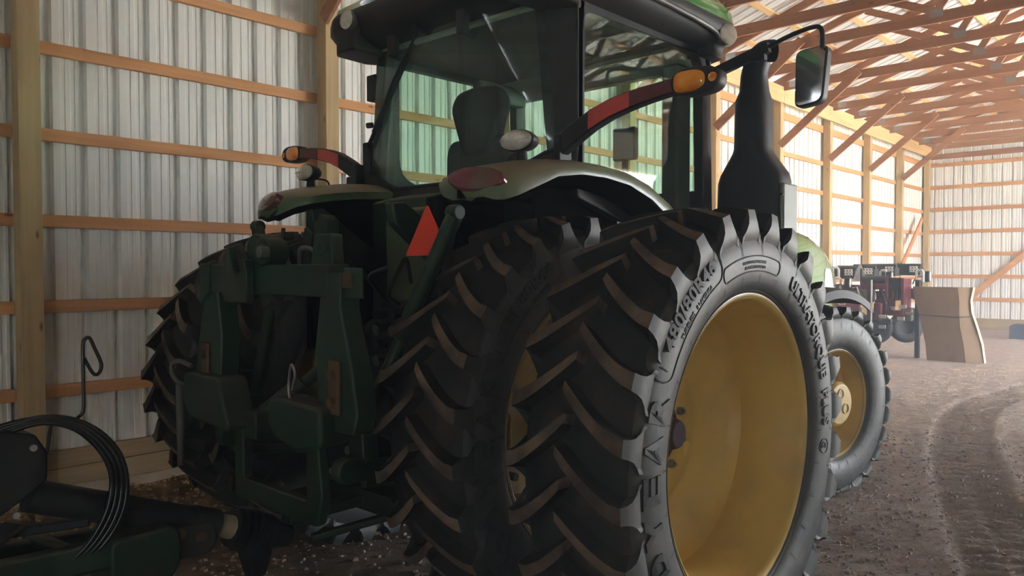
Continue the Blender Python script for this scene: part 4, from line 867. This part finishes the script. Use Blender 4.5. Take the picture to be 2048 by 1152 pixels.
for (a, z) in ((-1.545, .548), (-1.46, .515)):
    s = MB(); s.cyl(ip(.078, a, z), ip(.095, a, z), .022, .020, 14); ipart(s, 'pivot_pin', M_RUST)
# hook rod
hk = [(.08, -1.935, 1.03), (.09, -1.925, 1.068), (.10, -1.905, 1.10), (.10, -1.903, 1.20), (.10, -1.903, 1.33), (.10, -1.896, 1.358), (.10, -1.88, 1.362), (.10, -1.862, 1.32), (.10, -1.843, 1.272), (.10, -1.842, 1.245), (.10, -1.855, 1.226), (.10, -1.872, 1.235), (.10, -1.900, 1.290)]
s = MB(); s.tube(smooth_path([ip(*p) for p in hk]), .0065, 10); ipart(s, 'hose_hook', M_HOSE)
s = MB(); s.tube([ip(.09, -2.024, .955), ip(.09, -2.008, 1.06)], .0055, 8); ipart(s, 'hook_stay', M_HOSE)
for (a, z) in ((-2.069, .99), (-2.125, .765)):
    s = MB(); s.cyl(ip(.10, a, z), ip(.112, a, z), .012, .012, 12); ipart(s, 'cover_bolt', M_STEEL)
# hose coil: loops hanging over the hook, running down past the shaft
for i in range(4):
    o_ = i*.016
    P = [(.0, -2.30, .98-.01*i), (.04, -2.20, 1.055-.012*i), (.10, -2.06, 1.092-.4*o_), (.13, -1.96, 1.080-.6*o_), (.14, -1.865-.5*o_, 1.02-.7*o_), (.15, -1.80-.9*o_, .93-.5*o_), (.15, -1.775-1.1*o_, .82), (.15, -1.79-1.3*o_, .71), (.13, -1.84-1.6*o_, .61-.2*o_), (.10, -1.93-1.8*o_, .52), (.04, -2.08-o_, .45), (.0, -2.25, .43)]
    s = MB(); s.tube(smooth_path([ip(*p) for p in P], 5), .0095, 10); ipart(s, 'hydraulic_hose', M_HOSE)

# ================================================================== RED PLANTER in the far background
PX, PLY = 1.3, 13.6
PL = empty('planter', (PX, PLY, 0), 'maroon row-crop planter with folded bars and black tyres, parked in front of the tractor', 'implement')
def pp(s, nm, m=M_RED, **k): return s.build(nm, m, PL, **k)
def bx(x0, x1, y0, y1, z0, z1): return MB().bb(x0-PX, x1-PX, y0-PLY, y1-PLY, z0, z1)
def pt(x, y, z): return (x-PX, y-PLY, z)
pp(bx(.72, 1.26, 13.0, 13.12, .64, 1.20), 'side_panel', bevel=.012); pp(bx(.78, 1.24, 13.1, 13.5, 1.20, 1.30), 'upper_beam', bevel=.01)
s = MB(); s.bb(1.265-PX, 1.40-PX, 13.02-PLY, 13.5-PLY, .98, 1.22); pp(s, 'beam_end', mat('tan_weathered_steel', (.33, .27, .24), rough=.5), bevel=.012)
for z, x0, x1 in ((1.17, .80, 1.24), (.70, .8, 1.2)): pp(bx(x0, x1, 12.98, 13.0, z, z+.02), 'panel_edge', M_GREYM)
def ptext(txt, x, z, size, m, nm, par=None, y=12.996):
    V, F = text_mesh(txt, size, .002, .001); s = MB(); s.add([(u+x-PX, y-PLY-w, v+z) for u, v, w in V], F); o = s.build(nm, m, par or PL, smooth=0); return o
ptext('4WD', .70, .955, .11, M_WHITE, 'model_lettering'); ptext('1200', .66, .80, .13, M_WHITE, 'model_lettering')
pn = pp(bx(.905, 1.025, 12.985, 13.0, .93, 1.06), 'number_plate', M_WHITE); bx(.922, 1.008, 12.98, 12.986, .945, 1.045).build('plate_field', mat('plate_grey', (.30, .30, .29), rough=.5), pn); ptext('49', .93, .965, .08, M_BLK, 'plate_number', pn, 12.978)
for sx, y in ((1.41, 12.98), (2.09, 13.42)):
    pp(bx(sx, sx+.075, y, y+.09, .30 if sx < 2 else 0, 1.40), 'parking_stand', M_BLK, bevel=.006)
pp(bx(1.478, 1.50, 12.97, 12.99, .32, 1.40), 'white_edge_strip', M_WHITE)
s = MB(); s.beam(pt(1.46, 13.35, 1.10), pt(2.22, 13.75, 1.17), .14, .18); pp(s, 'toolbar', bevel=.01)
s = MB(); s.beam(pt(1.48, 13.2, .98), pt(1.80, 13.3, .98), .10, .12); pp(s, 'lower_tube', bevel=.01)
for x in (1.66, 1.93):
    pp(bx(x, x+.055, 13.15, 13.6, .78, 1.42), 'mast_plate', bevel=.008)
pp(bx(1.66, 1.985, 13.12, 13.2, .76, .86), 'mast_foot', bevel=.01); pp(bx(1.72, 1.93, 13.2, 13.4, 1.24, 1.44), 'black_housing', M_BLK, bevel=.02)
pp(bx(1.50, 1.64, 13.05, 13.4, .66, .98), 'drive_case', bevel=.02)
s = MB(); s.cyl(pt(1.26, 13.2, 1.40), pt(1.70, 13.25, 1.40), .072, .072, 20); pp(s, 'black_cylinder', M_BLKD); pp(bx(1.24, 1.70, 13.15, 13.5, 1.22, 1.33), 'cylinder_cradle', bevel=.01)
for x in (1.52, 1.76, 1.81, 2.02, 2.05):
    s = MB(); y = 13.35+(x-1.46)*.53; s.bb(x-PX, x-PX+.014, y-.09-PLY, y+.1-PLY, .99+(x-1.46)*.09, 1.22+(x-1.46)*.09); pp(s, 'u_bolt', M_BLK)
s = MB(); s.bb(1.785-PX, 1.80-PX, 13.42-PLY, 13.43-PLY, 1.02, 1.22); pp(s, 'yellow_band', mat('yellow_band', (.7, .55, .2), rough=.5)); s = MB(); s.bb(1.70-PX, 1.75-PX, 13.38-PLY, 13.39-PLY, 1.04, 1.20); pp(s, 'pale_decal', M_WHITE)
for (x, z) in ((1.66, .74), (1.66, .56), (2.0, .93), (1.97, .72)):
    s = MB(); s.bb(x-.06-PX, x+.06-PX, 13.02-PLY, 13.06-PLY, z-.035, z+.035); pp(s, 'metal_bracket', M_STEEL, bevel=.008)
s = MB(); s.cyl(pt(1.58, 12.98, .66), pt(1.86, 13.05, .66), .042, .042, 16); pp(s, 'drive_cylinder', M_BLK); s = MB(); s.cyl(pt(1.80, 13.03, .66), pt(1.83, 13.04, .66), .06, .06, 16); pp(s, 'cylinder_collar', M_STEEL)
pp(bx(1.90, 2.08, 13.3, 13.5, .66, .90), 'hydraulic_motor', M_GREYM, bevel=.03)
s = MB(); s.cyl(pt(1.92, 13.27, .80), pt(2.10, 13.29, .80), .03, .03, 12); pp(s, 'motor_shaft', M_STEEL)
for (x, y, z) in ((1.42, 13.45, .50), (1.84, 13.8, .52), (.98, 13.7, .50)):
    s = MB(); r = .285
    s.lathe([(-.07, .13), (-.09, .20), (-.09, .25), (-.06, r), (0, r+.005), (.06, r), (.09, .25), (.09, .20), (.07, .13), (.02, .12), (.01, .02), (.01, .001)], (0, 0, 0), n=48)
    o = pp(s, 'gauge_wheel', M_BLKD, smooth=50); o.location = pt(x, y, z); o.rotation_euler = (0, 0, -1.0)
for i, (x0, x1, y, z) in enumerate(((.25, .85, 14.0, 1.60), (.30, 1.06, 14.5, 1.62), (.45, 1.30, 15.0, 1.65), (.6, 1.62, 15.5, 1.66))):
    s = MB(); s.bb(x0-PX, x1-PX, y-PLY, y+.25-PLY, z-.20, z-.03); s.cyl(pt(x0, y+.1, z), pt(x1, y+.1, z), .045, .045, 14); pp(s, 'folded_row_bar', M_BLKD, bevel=.01)
    for q in range(3):
        cx = x1-.17+q*.055
        for sg in (1, -1):
            s = MB(); s.tube([pt(cx-.02*sg, y-.012, z-.13), pt(cx+.02*sg, y-.02, z-.07), pt(cx-.02*sg, y-.012, z-.01)], .011, 6); pp(s, 'chain_link', M_WHITE)
for (x, y, z) in ((.88, 13.0, 1.36), (1.50, 13.6, 1.50), (2.12, 13.6, 1.50), (.70, 13.4, 1.55)):
    s = MB(); s.tube([pt(x-.055, y, z-.14), pt(x-.055, y, z+.04), pt(x-.03, y, z+.07), pt(x+.03, y, z+.07), pt(x+.055, y, z+.04), pt(x+.055, y, z-.14)], .024, 8); pp(s, 'white_bracket', M_WHITE)
for (x, y, z) in ((1.10, 13.0, 1.34), (1.64, 13.6, 1.45), (2.25, 13.7, 1.46)):
    s = MB(); s.bb(x-.09-PX, x+.01-PX, y-.05-PLY, y+.1-PLY, z-.10, z+.10); lp = pp(s, 'marker_lamp', M_BLKD, bevel=.02)
    s = MB(); R = [[pt(x+.012+h, y-.04+h2+math.cos(q)*rr*.45, z+math.sin(q)*rr) for q in np.linspace(0, 2*PI, 21)[:-1]] for h, h2, rr in ((0, 0, .085), (.02, -.01, .085), (.03, -.012, .02))]; s.rings(R); s.build('lamp_face', M_WHITE, lp)
s = MB(); s.prism([(.94-PX, 1.36), (1.22-PX, 1.36), (1.10-PX, 1.68), (1.06-PX, 1.68)], 13.6-PLY, 13.61-PLY); pp(s, 'triangle_back', mat('bare_aluminium', (.50, .53, .58), rough=.35, metal=.5), label='bare metal back of a triangular emblem')
pp(bx(1.10, 1.12, 13.55, 13.6, 1.2, 1.6), 'triangle_post', M_BLK)
s = MB(); s.tube([pt(1.16, 12.97, 1.25), pt(1.24, 12.96, 1.27), pt(1.31, 12.98, 1.05)], .012, 6); pp(s, 'white_rod', M_WHITE)
for P in ([(1.05, 13.0, 1.30), (1.2, 12.97, 1.24), (1.33, 12.98, 1.18), (1.42, 12.9, 1.0)], [(.8, 12.98, 1.28), (.95, 12.95, 1.31), (1.08, 12.97, 1.22)], [(1.55, 13.2, 1.32), (1.66, 13.1, 1.1), (1.72, 13.1, .95)], [(2.0, 13.6, 1.32), (2.06, 13.6, 1.44), (2.16, 13.6, 1.46)], [(1.75, 13.1, .9), (1.85, 13.1, .8), (2.0, 13.2, .9)], [(1.2, 13.1, .6), (1.3, 13.0, .7), (1.45, 13.0, .75)]):
    s = MB(); s.tube(smooth_path([pt(*p) for p in P]), .011, 6); pp(s, 'planter_hose', M_HOSE)

# tall folded cardboard leaning against the planter's right-hand stand
s = MB()
cb = [(0, 0, 0), (.0, .02, .30), (-.02, .02, .7), (-.13, .0, 1.02), (-.16, 0, 1.26)]
def cr(z, xl, xm, xr, dy):  # folded sheet cross-section: front panel, crease, bent side panel
    t = .025; P = [(xl, dy), (xm, dy-.05), (xm+.05, dy-.02), (xr, dy+.10)]
    return [(x, y, z) for x, y in P]+[(x, y+t, z) for x, y in P[::-1]]
s.rings([cr(0, 0, .62, .86, 0), cr(.3, -.03, .58, .82, .01), cr(.6, -.10, .52, .74, .02), cr(.85, -.16, .50, .66, .03), cr(1.05, -.22, .50, .64, .035), cr(1.285, -.25, .47, .68, .04)])
o = s.build('cardboard_sheet', M_CARD, smooth=30, bevel=.004, loc=(2.34, 13.25, 0)); tag(o, 'tall creased brown cardboard sheet standing beside the maroon planter', 'cardboard')
s = MB(); s.rings([[(x0, .115+.01, z), (x0+.014, .09, z), (x0+.03, .16, z), (x0+.01, .17, z)] for z, x0 in ((0, .85), (.3, .81), (.6, .73), (.85, .65), (1.05, .63), (1.28, .67))]); s.build('pale_edge', M_CARDE, o, label='pale cardboard edge')  # paler strip along the right edge of the sheet
s = MB(); s.tube([(-.14, .0, .80), (.1, -.03, .78), (.50, -.045, .77), (.66, .06, .78)], .006, 6); s.build('strap', M_BLK, o)
# blue-grey box at the right edge, far back
s = MB(); s.prism(round_poly([(0, 0), (1.0, 0), (1.0, .30), (.94, .34), (.06, .34), (0, .30)], .02), 0, .5); o = s.build('tool_box', M_BLUE, bevel=.01, loc=(2.62, 18.75, 0)); tag(o, 'low dark blue box on the floor near the far end wall, right edge', 'box')
s = MB(); s.tube([(.36, .25, .34), (.40, .25, .40), (.60, .25, .40), (.64, .25, .34)], .012, 8); s.build('handle', M_BLK, o)
# concrete lip along the left wall foot
s = MB(); s.rings([[(.02, y, -.02), (.02, y, .035+.01*math.sin(y*5)), (.10+.03*math.sin(y*3), y, .03+.01*math.cos(y*4)), (.22+.05*math.sin(y*2.3), y, -.02)] for y in np.arange(-2.4, 8, .15)]); tag(s.build('concrete_footing', M_CONC, smooth=50), 'pale broken concrete lip along the foot of the left wall', 'concrete')

# ------------------------------------------------------------------ thin haze volume added to stand in for lens glare
HZ = bpy.data.materials.new('glare_haze'); HZ.use_nodes = True; HZ.node_tree.nodes.clear()
_o = HZ.node_tree.nodes.new('ShaderNodeOutputMaterial'); _v = HZ.node_tree.nodes.new('ShaderNodeVolumeScatter'); _v.inputs['Density'].default_value = .025; _v.inputs['Anisotropy'].default_value = .35; _v.inputs['Color'].default_value = (.92, .96, 1, 1)
HZ.node_tree.links.new(_v.outputs[0], _o.inputs['Volume'])
s = MB(); s.bb(.16, 12.05, YBACK+.1, YEND-.14, .12, 4.6)
hz = s.build('glare_haze', HZ, smooth=0); tag(hz, 'thin pale haze added inside the barn to stand in for lens glare', 'haze', kind='stuff')
SC.cycles.volume_bounces = 0
# loose straw and clods on the floor (nobody could count them)
def scatter(n, xr, yr, smin, smax, flat, seed, dens=None):
    r = np.random.RandomState(seed); s = MB(); V = []; F = []
    for i in range(n):
        x = r.uniform(*xr); y = yr[0]+(yr[1]-yr[0])*r.rand()**1.3
        if dens and r.rand() > dens(x, y): continue
        z = floor_z(x, y); L = r.uniform(smin, smax); a = r.uniform(0, 2*PI); w = L*(.14 if flat else .7); h = L*(.08 if flat else .5)
        c, sn = math.cos(a), math.sin(a); tl = r.uniform(-.35, .35) if flat else 0
        k = len(V)
        for (u, v, q) in ((-.5, -.5, 0), (.5, -.35, 0), (.5, .5, 0), (-.4, .5, 0), (-.3, -.3, 1), (.35, -.25, 1), (.3, .3, 1), (-.25, .35, 1)):
            u += r.uniform(-.1, .1); px = u*L; py = v*w; V.append((x+px*c-py*sn, y+px*sn+py*c, z-.004+q*h+u*L*tl+ .002))
        F += [(k+4, k+5, k+6, k+7), (k, k+1, k+5, k+4), (k+1, k+2, k+6, k+5), (k+2, k+3, k+7, k+6), (k+3, k, k+4, k+7)]
    s.v = V; s.f = F; s.m = [0]*len(F); return s
tag(scatter(22000, (3.0, 6.2), (1.0, 13), .02, .06, True, 3).build('loose_straw', M_STRAW, smooth=0, recalc=False), 'pale straw and wood chips strewn over the dirt floor', 'straw', kind='stuff')
tag(scatter(6000, (2.2, 6.0), (-1.6, 6.5), .008, .032, False, 4).build('dirt_clods', M_CLOD, smooth=0, recalc=False), 'small dark dirt clods scattered on the floor around the tractor', 'dirt', kind='stuff')
tag(scatter(2500, (.1, 2.4), (-1.5, 2.5), .012, .04, False, 5).build('wood_chips', mat('brown_chips', (.30, .19, .10), (.42, .30, .18), rough=.9), smooth=0, recalc=False), 'brown chips and crumbs on the floor beside the left wall', 'chips', kind='stuff')
